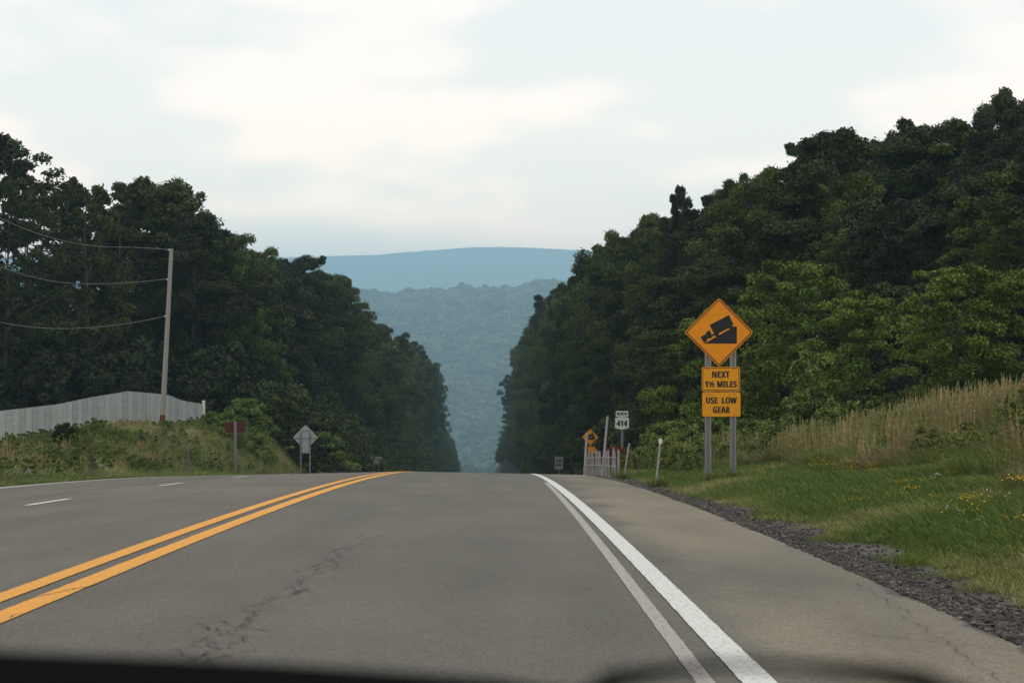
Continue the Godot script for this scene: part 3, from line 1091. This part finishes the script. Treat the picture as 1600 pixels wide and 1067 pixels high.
	for k in 3:
		var hk: Array = hooks[k]
		var a := foot + Vector3(0.052 * hk[0] - 0.1, hk[0], 0.0)
		var b := Vector3(-26.6, 1.12 + (533.0 - hk[1]) / 3600.0 * 113.0, -113.0)
		var low: float = [385.0, 443.0, 513.0][k]
		var t0: float = [0.255, 0.385, 0.5][k]
		var ylow := 1.12 + (533.0 - low) / 3600.0 * 114.0
		# parabola through both hooks with its lowest point at t0
		var q1 := (a.y - ylow) / (t0 * t0)
		var q2 := (b.y - ylow) / ((1 - t0) * (1 - t0))
		var pts := []
		var rad := []
		for i in 29:
			var t := i / 28.0
			var y := ylow + (q1 if t < t0 else q2) * (t - t0) * (t - t0)
			pts.append(Vector3(lerpf(a.x, b.x, t), y, lerpf(a.z, b.z, t)))
			rad.append(0.012)
		var mb := MB.new()
		mb.tube(pts, rad, 6)
		tag(obj("utility_wire", mb.mesh(), wm), names[k], "wire", "wires on the utility pole")

func utility_pole(label: String, x: float, d: float, h: float, lean: float, old: Material, fresh: Material) -> Node3D:
	var o := thing("utility_pole", label, "utility pole", Vector3(x, ground(x, d) , -d), 0.0, "")
	var m := MB.new()
	m.tube([Vector3(lean * 1.15, 1.15, 0), Vector3(lean * h * 0.5, h * 0.5, 0), Vector3(lean * h, h, 0)], [0.135, 0.12, 0.095], 12)
	obj("shaft", m.mesh(), old, o)
	m = MB.new()
	m.tube([Vector3(-lean * 0.4, -0.4, 0), Vector3(lean * 0.5, 0.5, 0), Vector3(lean * 1.16, 1.16, 0)], [0.155, 0.148, 0.141], 12)
	obj("base_sleeve", m.mesh(), fresh, o)
	for y in [h - 0.05, h * 0.84, h * 0.645]:
		m = MB.new()
		m.tube([Vector3(lean * y - 0.18, y - 0.02, 0), Vector3(lean * y - 0.09, y, 0)], [0.03, 0.03], 8)
		obj("insulator", m.mesh(), sheet_white, o)
	return o

# ------------------------------------------------------------------ plants
# rows of trees: metres to the side, metres ahead, height
const LEFT_ROAD := [[-21.5, 168, 16.5], [-20.0, 178.0, 15.6], [-19.9, 188.3, 15.8], [-18.7, 198.7, 15.4], [-18.7, 206.9, 18.4], [-18.3, 216.7, 19.8], [-18.4, 226.1, 19.2], [-18.3, 237.5, 20.2], [-17.4, 247.7, 21.2], [-17.0, 257.9, 20.5], [-16.7, 269.4, 18.6], [-16.6, 281.7, 19.1], [-17.4, 296.0, 18.8], [-16.3, 311.2, 17.2], [-16.9, 325.7, 19.4], [-17.2, 340.2, 19.0], [-17.3, 357.6, 17.9], [-16.9, 374.6, 17.3], [-16.9, 393.3, 18.6], [-17.3, 414.2, 17.6], [-16.5, 432.4, 19.5], [-16.4, 451.4, 20.6], [-17.4, 474.8, 22.2], [-16.3, 496.9, 20.8], [-16.4, 524.1, 19.5], [-17.3, 549.9, 21.2], [-17.8, 580.3, 21.1], [-17.0, 612.6, 22.1], [-18.2, 648.1, 22.5], [-17.4, 682.8, 21.0]]
const LEFT_FACE := [[-36.8, 147.7, 20.7], [-34.2, 143.2, 19.8], [-34.1, 152.8, 20.4], [-30.4, 144.0, 16.6], [-30.7, 151.1, 16.3], [-30.3, 159.2, 17.6], [-26.2, 148.3, 17.0], [-25.9, 156.7, 17.9], [-24.8, 161.9, 18.3], [-23.9, 164.2, 19.0], [-20.3, 155.4, 15.8], [-19.1, 161.7, 14.3], [-18.7, 171.4, 14.4]]
const LEFT_BACK := [[-42.9, 176.2, 25.4], [-39.9, 171.7, 24.0], [-38.7, 179.8, 23.7], [-35.6, 173.0, 20.2], [-32.3, 169.8, 19.1], [-30.4, 171.1, 19.7], [-29.1, 175.7, 20.1], [-26.1, 171.1, 20.4], [-24.1, 172.8, 20.2], [-21.9, 174.0, 17.4], [-22.5, 190.9, 18.5], [-20.2, 199.2, 16.9], [-19.6, 220.0, 18.2], [-17.2, 226.3, 18.7]]
const RIGHT_ROAD := [[16.1, 112, 15.4], [14.2, 121.6, 15.2], [13.1, 131.5, 15.5], [11.6, 140.4, 15.5], [11.4, 150.2, 16.2], [11.5, 159.5, 17.6], [11.2, 169.0, 17.4], [11.1, 177.5, 17.9], [11.0, 186.6, 19.6], [10.6, 194.5, 19.1], [10.7, 202.6, 19.8], [10.3, 210.3, 20.8], [9.8, 218.4, 19.7], [9.7, 227.2, 20.5], [9.8, 237.2, 20.1], [9.5, 248.2, 20.2], [9.6, 257.8, 21.9], [9.2, 269.2, 21.3], [9.0, 281.1, 22.1], [9.5, 292.5, 23.6], [9.9, 306.3, 24.0], [9.6, 320.2, 24.3], [8.6, 334.6, 23.7], [9.5, 350.6, 24.5], [8.6, 367.6, 23.7], [8.2, 382.5, 23.6], [8.1, 401.2, 23.5], [8.2, 422.5, 24.3], [7.9, 441.1, 22.8], [8.6, 461.5, 24.4], [7.5, 484.4, 22.2], [7.5, 507.7, 23.9], [7.4, 535.7, 24.0], [6.8, 561.6, 22.0], [6.9, 588.5, 21.9], [6.3, 619.9, 19.3], [7.2, 648.3, 23.1], [6.2, 677.8, 18.5], [6.0, 715.8, 14.9], [6.2, 750.9, 16.3]]
const RIGHT_FACE := [[10.1, 114.2, 9.9], [11.6, 115.9, 10.2], [12.9, 113.4, 10.5], [14.5, 113.1, 12.8], [14.9, 105.7, 8.5], [16.9, 109.6, 13.0], [17.7, 106.1, 10.1], [18.7, 103.0, 10.3], [19.9, 102.5, 11.0], [20.5, 99.5, 11.1], [21.2, 96.8, 8.9], [21.8, 93.0, 10.7], [22.8, 91.4, 11.2]]
const RIGHT_MID := [[11.1, 140.3, 14.2], [12.3, 137.0, 14.5], [14.4, 140.6, 16.2], [16.6, 139.0, 16.3], [16.9, 128.5, 15.1], [19.8, 137.5, 18.7], [20.7, 134.1, 17.0], [22.7, 133.7, 18.0], [22.9, 124.7, 17.0], [24.5, 126.5, 17.5], [25.5, 125.0, 17.5], [26.2, 120.6, 17.2], [28.3, 121.1, 16.0], [28.1, 114.6, 16.1], [30.4, 118.0, 15.6], [30.5, 113.8, 15.5]]
const RIGHT_BACK := [[8.4, 160.8, 13.6], [11.6, 169.9, 16.0], [13.8, 162.2, 17.8], [17.0, 168.0, 19.3], [19.0, 161.8, 19.0], [21.9, 161.2, 20.4], [24.4, 160.0, 21.4], [27.1, 160.5, 21.2], [31.3, 169.5, 23.2], [33.5, 168.6, 22.6], [34.5, 159.6, 21.4], [39.0, 167.2, 24.4], [43.1, 170.7, 24.0], [43.2, 160.7, 23.4]]

func build_trees() -> void:
	var rng := RandomNumberGenerator.new()
	rng.seed = 33
	make_protos()
	var rows := [
		[LEFT_ROAD, "dark broadleaf tree, %s from the crest in the left roadside row", "trees lining the left side of the road", [0, 1, 2, 3]],
		[LEFT_FACE, "dark green tree, %s from the picture's left edge behind the metal fence", "trees behind the metal fence", [0, 2, 3, 1]],
		[LEFT_BACK, "tall tree of the rear row above the fence trees, %s from left", "tall rear trees of the left wood", [4, 0, 1, 4, 3, 0, 1, 0, 2, 0, 2]],
		[RIGHT_ROAD, "dark broadleaf tree, %s from the near end of right roadside row", "trees lining the right side of the road", [1, 3, 0, 2]],
		[RIGHT_FACE, "lower green tree of the right wood edge, %s from the road", "lower trees along the edge of the right wood", [2, 1, 0, 3]],
		[RIGHT_MID, "tall dark tree of the right wood, %s from the road", "tall trees of the right wood", [0, 1, 3, 2]],
		[RIGHT_BACK, "rear tree of the right wood showing only its top, %s from the road", "rear trees of the right wood", [1, 0, 2, 3]],
	]
	for r in rows:
		var k := 0
		for t in r[0]:
			k += 1
			var p: int = r[3][rng.randi() % r[3].size()]
			if t[0] < -23.0 and t[0] / t[1] < -0.165 and t[1] < 200.0: p = 4
			var wide := 1.0
			if t[1] > 165.0: wide = clampf(16.0 / t[2], 0.7, 1.05)
			if t[2] < 12.0: wide = 1.25
			plant("broadleaf_tree", r[1] % ordinal(k), "tree", p, rng.randi() % 3, t[0], t[1], t[2], wide * rng.randf_range(0.8, 1.2), rng.randf() * TAU, r[2])

	# lighter small trees and shrubs in front of the woods
	var small := [
		["locust_tree", "light yellow green feathery tree above the big yellow sign's side", "tree", 5, 0, 10.5, 80.0, 7.0, 1.0],
		["locust_tree", "light green feathery small tree just past the yellow sign", "tree", 6, 0, 8.4, 84.0, 6.0, 0.9],
		["locust_tree", "rounded light green small tree behind the sapling", "tree", 6, 0, 12.2, 76.0, 4.9, 1.0],
		["locust_tree", "wide pale green tree near the frame edge behind dry grass", "tree", 5, 0, 13.6, 67.0, 4.9, 1.15],
		["locust_tree", "pale green tree partly cut off by the frame edge", "tree", 6, 0, 15.9, 68.0, 4.7, 1.1],
		["locust_tree", "mid green small tree behind the route sign", "tree", 5, 1, 7.6, 96.0, 5.6, 0.9],
		["locust_tree", "dark bushy small tree between route sign and yellow sign", "tree", 6, 1, 8.6, 92.0, 4.6, 1.1],
		["locust_tree", "dark leafy small tree behind the wide pale tree", "tree", 6, 1, 14.2, 80.0, 5.5, 1.2],
		["pointed_tree", "narrow pointed dark tree rising above its neighbours on the wood's slope", "tree", 3, 0, 10.7, 135.0, 16.6, 0.42],
		["pointed_tree", "narrow dark treetop just past the pointed tree on the skyline", "tree", 1, 1, 13.6, 131.0, 15.9, 0.6],
		["pointed_tree", "thin ragged treetop standing on the skyline of the tall wood", "tree", 3, 0, 23.0, 128.0, 18.0, 0.6],
		["pointed_tree", "tallest ragged treetop at the frame edge of the tall wood", "tree", 1, 0, 27.6, 125.0, 18.9, 0.7],
		["pointed_tree", "small ragged treetop at the crown of the wood", "tree", 3, 1, 18.4, 130.0, 17.6, 0.6],
		["sapling", "slender pale sapling with bare lower stem on the bank", "tree", 7, 0, 8.25, 60.0, 3.1, 0.95],
	]
	for s in small:
		plant(s[0], s[1], s[2], s[3], s[4], s[5], s[6], s[7], s[8], rng.randf() * TAU, "")
	var shrubs := [
		["round dark green shrub on the mound below the fence", 8, 1, -14.0, 75.0, 0.85, 0.75],
		["light green leafy shrub at the end of the metal fence", 8, 0, -15.0, 122.0, 1.5, 0.9],
		["light green bushy shrub above the brown sign", 9, 0, -13.6, 120.0, 1.8, 0.9],
		["wide green shrub behind the brown sign", 8, 0, -12.6, 108.0, 1.3, 1.0],
		["pale flowering shrub between brown sign and diamond sign back", 9, 0, -11.8, 112.0, 1.5, 0.9],
		["tall green shrub between the brown sign and the fence end", 8, 0, -14.4, 132.0, 2.3, 0.9],
		["dark green shrub behind the bare diamond sign back", 8, 1, -11.4, 132.0, 2.6, 1.1],
		["green shrub at the wood edge past the diamond sign back", 8, 0, -11.6, 150.0, 2.6, 1.2],
		["small reddish brown shrub behind the guide rail", 9, 1, 4.1, 80.0, 1.05, 0.8],
		["leafy green shrub behind the thin knobbed post", 8, 0, 5.6, 74.0, 1.7, 1.0],
		["tall weedy shrub between knobbed post and yellow sign", 9, 0, 6.0, 66.0, 1.6, 1.0],
		["low green shrub by the feet of the yellow sign", 8, 0, 5.4, 57.0, 1.0, 1.0],
		["green shrub behind the yellow sign's posts", 8, 0, 7.0, 62.0, 1.5, 1.1],
		["bright green shrub at the low end of the grassy bank", 9, 0, 7.6, 52.0, 1.1, 1.0],
		["dark shrub under the trees behind the route sign", 8, 1, 8.8, 108.0, 2.4, 1.1],
		["dark shrub at the wood edge behind the sapling", 8, 1, 11.0, 70.0, 1.8, 1.2],
	]
	for s in shrubs:
		plant("shrub", s[0], "shrub", s[1], s[2], s[3], s[4], s[5], s[6], rng.randf() * TAU, "roadside shrubs", 0.1)

func build_grass() -> void:
	var rng := RandomNumberGenerator.new()
	rng.seed = 52
	var blade := leaf_mat(1.0, 1.0, 1.0, 0.0)
	blade.backlight = lin(0.05, 0.08, 0.02)
	var sets := {}
	var put := func(key: String, x: float, d: float, s: float, c: Color, lift := 0.0) -> void:
		if not sets.has(key): sets[key] = [[], []]
		var b := Basis(Vector3.UP, rng.randf() * TAU).scaled(Vector3(s, s * rng.randf_range(0.8, 1.2), s))
		sets[key][0].append(Transform3D(b, Vector3(x, ground(x, d) - 0.01 + lift, -d)))
		var j := rng.randf_range(0.8, 1.2)
		sets[key][1].append(Color(c.r * j * rng.randf_range(0.9, 1.1), c.g * j, c.b * j))
	var green := Color(0.080, 0.122, 0.028)
	var lime := Color(0.135, 0.165, 0.042)
	var straw := Color(0.34, 0.28, 0.165)
	var brown := Color(0.17, 0.125, 0.07)
	# mown verge, near side
	for k in 90000:
		var d := pow(rng.randf(), 1.6) * 62.0 + 9.0
		var x := rng.randf_range(2.95, 9.5) if d > 25.0 else rng.randf_range(2.95, 6.5)
		var edge := 3.42 + 0.4 * noise.get_noise_2d(x * 3.0, d * 3.0) + 0.25 * noise.get_noise_2d(x * 20.0 + 90.0, d * 20.0) + 0.07 * sin(d * 1.9) + rng.randfn() * 0.1
		if x < edge: continue
		var patch := noise.get_noise_2d(x * 7.0 + 50.0, d * 3.0)
		var near_edge := 1.0 - smoothstep(edge, edge + 0.9, x)
		var c := green.lerp(lime, clampf(0.1 + patch + near_edge * 0.6, 0, 1)).lerp(straw, clampf(patch * 0.8 - 0.1 + near_edge * 0.15, 0, 0.6))
		put.call("mown", x, d, rng.randf_range(0.6, 1.3) * (0.65 if near_edge > 0.6 else 1.0), c)
	# longer grass the mower leaves round the posts
	for p in [[3.96, 43.0], [4.44, 43.0], [3.12, 45.0], [3.1, 56.0]]:
		for k in 16:
			put.call("rank", p[0] + rng.randfn() * 0.1, p[1] + rng.randfn() * 0.12, rng.randf_range(0.5, 1.0), green.lerp(lime, rng.randf()))
	# rank grass and weeds on the bank
	for k in 52000:
		var d := rng.randf_range(17.0, 70.0)
		var x := rng.randf_range(4.6, 16.0)
		var start := lut([[17, 5.6], [30, 6.6], [45, 6.2], [56, 4.9], [70, 4.3]], d) + noise.get_noise_2d(x * 4.0, d * 4.0) * 1.2
		if x < start: continue
		var patch := noise.get_noise_2d(x * 5.0 + 50.0, d * 5.0)
		put.call("rank", x, d, rng.randf_range(0.6, 1.3), green.lerp(brown, clampf(0.15 + patch * 1.9, 0, 0.9)).lerp(lime, clampf(0.15 - patch, 0, 0.7)))
	for k in 8000:
		var d := rng.randf_range(20.0, 66.0)
		var x := rng.randf_range(6.2, 16.0)
		var patch := noise.get_noise_2d(x * 3.0 + 20.0, d * 3.0 + 9.0)
		var high := smoothstep(7.6, 9.6, x)
		if rng.randf() > 0.1 + high * 0.7 + patch * 1.2: continue
		put.call("dry", x, d, rng.randf_range(0.6, 1.25), straw.lerp(brown, clampf(0.1 - patch, 0, 0.8)).lerp(lime, rng.randf() * 0.9))
	for k in 420:
		var d := rng.randf_range(52.0, 90.0)
		var x := rng.randf_range(4.4, 8.8)
		put.call("weeds", x, d, rng.randf_range(0.4, 1.15), green.lerp(lime, rng.randf()))
	for k in 1500:
		put.call("dry", rng.randf_range(4.6, 8.6), rng.randf_range(52.0, 84.0), rng.randf_range(0.6, 1.3), straw.lerp(green, rng.randf()))
	for k in 1500:
		var d := rng.randf_range(20.0, 64.0)
		var x := rng.randf_range(5.8, 12.0)
		if x < 6.8 and d < 50.0: continue
		if noise.get_noise_2d(x * 6.0, d * 4.0 + 70.0) < 0.1: continue
		put.call("weeds", x, d, rng.randf_range(0.35, 0.85), green.lerp(lime, rng.randf()).lerp(brown, rng.randf() * 0.4))
	# bank on the far side
	for k in 70000:
		var d := rng.randf_range(36.0, 150.0)
		var x := rng.randf_range(-26.0, -9.95)
		var patch := noise.get_noise_2d(x * 4.0 + 70.0, d * 3.0)
		var c := green.lerp(lime, clampf(0.25 + patch, 0, 1)).lerp(straw, clampf(patch * 0.9 - 0.12, 0, 0.4)).lerp(brown, clampf(-patch * 0.6, 0, 0.3))
		var near_road := 1.0 - smoothstep(10.2, 11.4, -x)
		put.call("bank", x, d, rng.randf_range(0.6, 1.2) * lerpf(1.0, 0.5, near_road), c)
	for k in 1900:
		var d := rng.randf_range(48.0, 140.0)
		var x := rng.randf_range(-17.5, -10.7)
		var patch := noise.get_noise_2d(x * 4.0 + 7.0, d * 3.0)
		if patch > 0.18: put.call("dry", x, d, rng.randf_range(0.5, 0.95), straw.lerp(brown, 0.4))
		else: put.call("weeds", x, d, rng.randf_range(0.25, 0.7), green.lerp(lime, rng.randf()))
	# brush at the foot of the trees down the road
	for k in 7000:
		var d := 150.0 + 760.0 * pow(rng.randf(), 1.3)
		var side := rng.randf() < 0.5
		var u := rng.randf_range(6.8 if d > 230.0 else 7.8, 14.0) if side else -rng.randf_range(12.0, 21.0)
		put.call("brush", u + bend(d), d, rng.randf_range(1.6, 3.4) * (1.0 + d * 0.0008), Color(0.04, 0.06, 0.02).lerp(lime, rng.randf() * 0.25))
	for k in 1500:
		var d := rng.randf_range(143.0, 225.0)
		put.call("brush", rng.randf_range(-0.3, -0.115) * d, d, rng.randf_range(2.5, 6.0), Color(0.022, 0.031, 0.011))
	# blossoms
	var spots := [[5.7, 39.0, 0.8, 14], [4.6, 22.5, 0.3, 8], [5.9, 24.5, 0.4, 12], [6.2, 21.5, 0.25, 5], [5.3, 30.0, 0.3, 5], [4.3, 19.0, 0.25, 3], [6.8, 48.0, 0.5, 8], [4.5, 27.0, 0.6, 5], [9.5, 45.0, 2.0, 10]]
	var plain := Color(1, 1, 1)
	for s in spots:
		for k in s[3]:
			put.call("goldenrod", s[0] + rng.randfn() * s[2] * 0.5, s[1] + rng.randfn() * s[2] * 1.6, rng.randf_range(0.6, 1.1), plain)
	for k in 60:
		put.call("goldenrod", rng.randf_range(4.2, 9.0), rng.randf_range(18.0, 56.0), rng.randf_range(0.4, 0.8), plain)
	for k in 26:
		put.call("daisies", -11.2 + rng.randfn() * 0.7, 54.0 + rng.randfn() * 5.0, rng.randf_range(0.5, 0.9), plain)
	for k in 30:
		put.call("daisies", rng.randf_range(4.2, 8.0), rng.randf_range(20.0, 60.0), rng.randf_range(0.3, 0.7), plain)
	var looks := {
		"mown": [tuft(61, 15, 0.12, 0.009, 0.13, 0.5), "grass", "short green grass on the near roadside verge"],
		"rank": [tuft(62, 22, 0.4, 0.010, 0.26, 0.5), "rank_grass", "rough green and brown grass on the bank beside the yellow sign"],
		"dry": [seed_stalks(63, 11, 0.58, 0.2), "dry_grass", "tall straw coloured seeding grass along the top of the banks"],
		"weeds": [make_crown(64, 0.8, 0.36, 0.0, 18, 1100, 0.06, 4), "weeds", "leafy green roadside weeds around posts and shrubs"],
		"bank": [tuft(65, 20, 0.3, 0.016, 0.34, 0.5), "bank_grass", "uneven green grass on the mound before the metal fence"],
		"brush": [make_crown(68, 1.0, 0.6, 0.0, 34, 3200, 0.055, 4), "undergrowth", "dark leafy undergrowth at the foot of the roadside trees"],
		"goldenrod": [flower(66, 12, 0.22, 0.12, 0.009, Color(0.62, 0.42, 0.03)), "yellow_wildflowers", "small yellow wildflowers scattered in the near verge"],
		"daisies": [flower(67, 7, 0.3, 0.22, 0.016, Color(0.5, 0.5, 0.52)), "white_wildflowers", "small whitish wildflowers dotted in the roadside grass"],
	}
	for key in looks:
		var l: Array = looks[key]
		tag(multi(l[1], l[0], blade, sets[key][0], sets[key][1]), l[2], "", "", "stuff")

	# broken asphalt and gravel between the shoulder and the grass
	var xf := []
	var cols := []
	for k in 40000:
		var d := pow(rng.randf(), 1.7) * 60.0 + 8.0
		var x := 2.66 + absf(rng.randfn()) * 0.36
		if x > 4.2: continue
		var s := 0.004 + 0.016 * pow(rng.randf(), 4.0) + (0.02 * rng.randf() if rng.randf() < 0.02 else 0.0)
		xf.append(Transform3D(Basis.from_euler(Vector3(rng.randf() * 6, rng.randf() * 6, rng.randf() * 6)).scaled(Vector3(s, s * 0.7, s)), Vector3(x, maxf(ground(x, d), (on_road(x, d).y if x < 2.8 else -999.0)) + s * 0.3, -d)))
		var tn := rng.randf_range(0.5, 1.3)
		if rng.randf() < 0.16: tn *= 2.0
		cols.append(Color(0.062 * tn, 0.057 * tn, 0.053 * tn))
	tag(multi("gravel", lump(8), mat(Color.WHITE, 0.95, 0.0, true), xf, cols), "dark crumbled asphalt and gravel along the shoulder edge", "", "", "stuff")

# ------------------------------------------------------------------ the car the view is taken from
func build_car() -> void:
	var o := thing("car", "black dashboard top and wiper of the car, blurred along the bottom", "car", Vector3(-0.35, 0.0, 0.0))
	var black := mat(lin(0.004, 0.004, 0.005), 0.95)
	black.metallic_specular = 0.05
	# dashboard: a ridge across the car, higher before the driver, falling to both sides
	var m := MB.new()
	var prof := [[-0.20, -0.30], [-0.34, -0.09], [-0.46, -0.01], [-0.55, 0.0], [-0.62, -0.012], [-0.72, -0.06], [-0.82, -0.30]]
	var top := func(x: float) -> float:
		return 1.12 + lut([[-1.0, -0.06], [-0.3, -0.064], [-0.118, -0.0737], [-0.0726, -0.0758], [-0.034, -0.0775], [-0.01, -0.0792], [0.004, -0.0809], [0.03, -0.086], [0.08, -0.092], [0.2, -0.1], [0.5, -0.11]], x)
	for i in 24:
		var x0 := -1.05 + i * 1.4 / 24.0
		var x1 := x0 + 1.4 / 24.0
		for k in prof.size() - 1:
			m.quad(Vector3(x0 + 0.35, top.call(x0) + prof[k][1], prof[k][0]), Vector3(x0 + 0.35, top.call(x0) + prof[k + 1][1], prof[k + 1][0]), Vector3(x1 + 0.35, top.call(x1) + prof[k + 1][1], prof[k + 1][0]), Vector3(x1 + 0.35, top.call(x1) + prof[k][1], prof[k][0]))
	obj("dashboard", m.mesh(), black, o)
	m = MB.new()
	var wp := []
	var wr := []
	for q in [[0.0, -0.16, 9], [0.045, -0.1292, 7], [0.0648, -0.126, 4.5], [0.0897, -0.1236, 3], [0.106, -0.1236, 3], [0.119, -0.1245, 3.5], [0.1467, -0.127, 6], [0.1626, -0.1297, 7.5], [0.2, -0.145, 8], [0.4, -0.19, 8]]:
		wp.append(Vector3(q[0] * 0.5 + 0.35, 1.12 + q[1] * 0.5, -0.44))
		wr.append(q[2] * 0.00028)
	m.tube(wp, wr, 8)
	obj("wiper_arm", m.mesh(), black, o)
	# bonnet and front, below the line of sight
	var paint := mat(lin(0.02, 0.022, 0.028), 0.3, 0.2)
	m = MB.new()
	var hood := [[-0.86, 0.83], [-1.1, 0.83], [-1.5, 0.79], [-1.8, 0.73], [-1.95, 0.62], [-1.98, 0.35], [-1.9, 0.2]]
	for k in hood.size() - 1:
		var w0 := 0.86 - 0.03 * k
		var w1 := 0.86 - 0.03 * (k + 1)
		m.quad(Vector3(-w0, hood[k][1], hood[k][0]), Vector3(-w1, hood[k + 1][1], hood[k + 1][0]), Vector3(w1, hood[k + 1][1], hood[k + 1][0]), Vector3(w0, hood[k][1], hood[k][0]))
		for s in [-1, 1]:
			m.quad(Vector3(s * w0, hood[k][1], hood[k][0]), Vector3(s * w1, hood[k + 1][1], hood[k + 1][0]), Vector3(s * w1, 0.2, hood[k + 1][0]), Vector3(s * w0, 0.2, hood[k][0]))
	obj("bonnet", m.mesh(), paint, o)
	# the cabin round the camera: roof, pillars, sides and back
	m = MB.new()
	for i in 8:
		var x0 := -0.62 + i * 0.155
		var x1 := x0 + 0.155
		var yy := func(x: float, z: float) -> float: return 1.50 - 0.10 * x * x - 0.06 * pow((z - 0.5) / 0.8, 2.0)
		for q in [[-0.12, 0.3], [0.3, 0.8], [0.8, 1.3]]:
			m.quad(Vector3(x0, yy.call(x0, q[0]), q[0]), Vector3(x1, yy.call(x1, q[0]), q[0]), Vector3(x1, yy.call(x1, q[1]), q[1]), Vector3(x0, yy.call(x0, q[1]), q[1]))
			m.quad(Vector3(x0, yy.call(x0, q[0]) - 0.04, q[0]), Vector3(x0, yy.call(x0, q[1]) - 0.04, q[1]), Vector3(x1, yy.call(x1, q[1]) - 0.04, q[1]), Vector3(x1, yy.call(x1, q[0]) - 0.04, q[0]))
	obj("roof", m.mesh(), paint, o)
	for s in [-1, 1]:
		m = MB.new()
		m.tube([Vector3(s * 0.8, 0.83, -0.88), Vector3(s * 0.62, 1.43, -0.12)], [0.035, 0.03], 8)
		m.tube([Vector3(s * 0.83, 0.8, 1.7), Vector3(s * 0.62, 1.43, 1.3)], [0.05, 0.04], 8)
		obj("pillar", m.mesh(), paint, o)
		m = MB.new()
		m.box(Vector3(s * 0.83, 0.53, 0.44), Vector3(0.06, 0.66, 2.6))
		obj("door", m.mesh(), paint, o)
	m = MB.new()
	m.box(Vector3(0, 0.55, 1.78), Vector3(1.66, 0.7, 0.06))
	obj("tailgate", m.mesh(), paint, o)
	for s in [-1, 1]:
		m = MB.new()
		m.tube([Vector3(-0.1, 0, 0), Vector3(-0.09, 0, 0), Vector3(0.09, 0, 0), Vector3(0.1, 0, 0)], [0.28, 0.31, 0.31, 0.28], 24)
		var w := obj("wheel", m.mesh(), mat(lin(0.015, 0.015, 0.015), 0.9), o)
		w.position = Vector3(s * 0.79, 0.31 + road_y(1.4) + 0.02, -1.4)
		m = MB.new()
		m.tube([Vector3(s * 0.101, 0, 0), Vector3(s * 0.112, 0, 0)], [0.2, 0.17], 20)
		obj("rim", m.mesh(), galv, w)

func _ready() -> void:
	set_camera_and_light()
	build_land()
	build_signs()
	build_roadside()
	build_trees()
	build_grass()
	build_car()
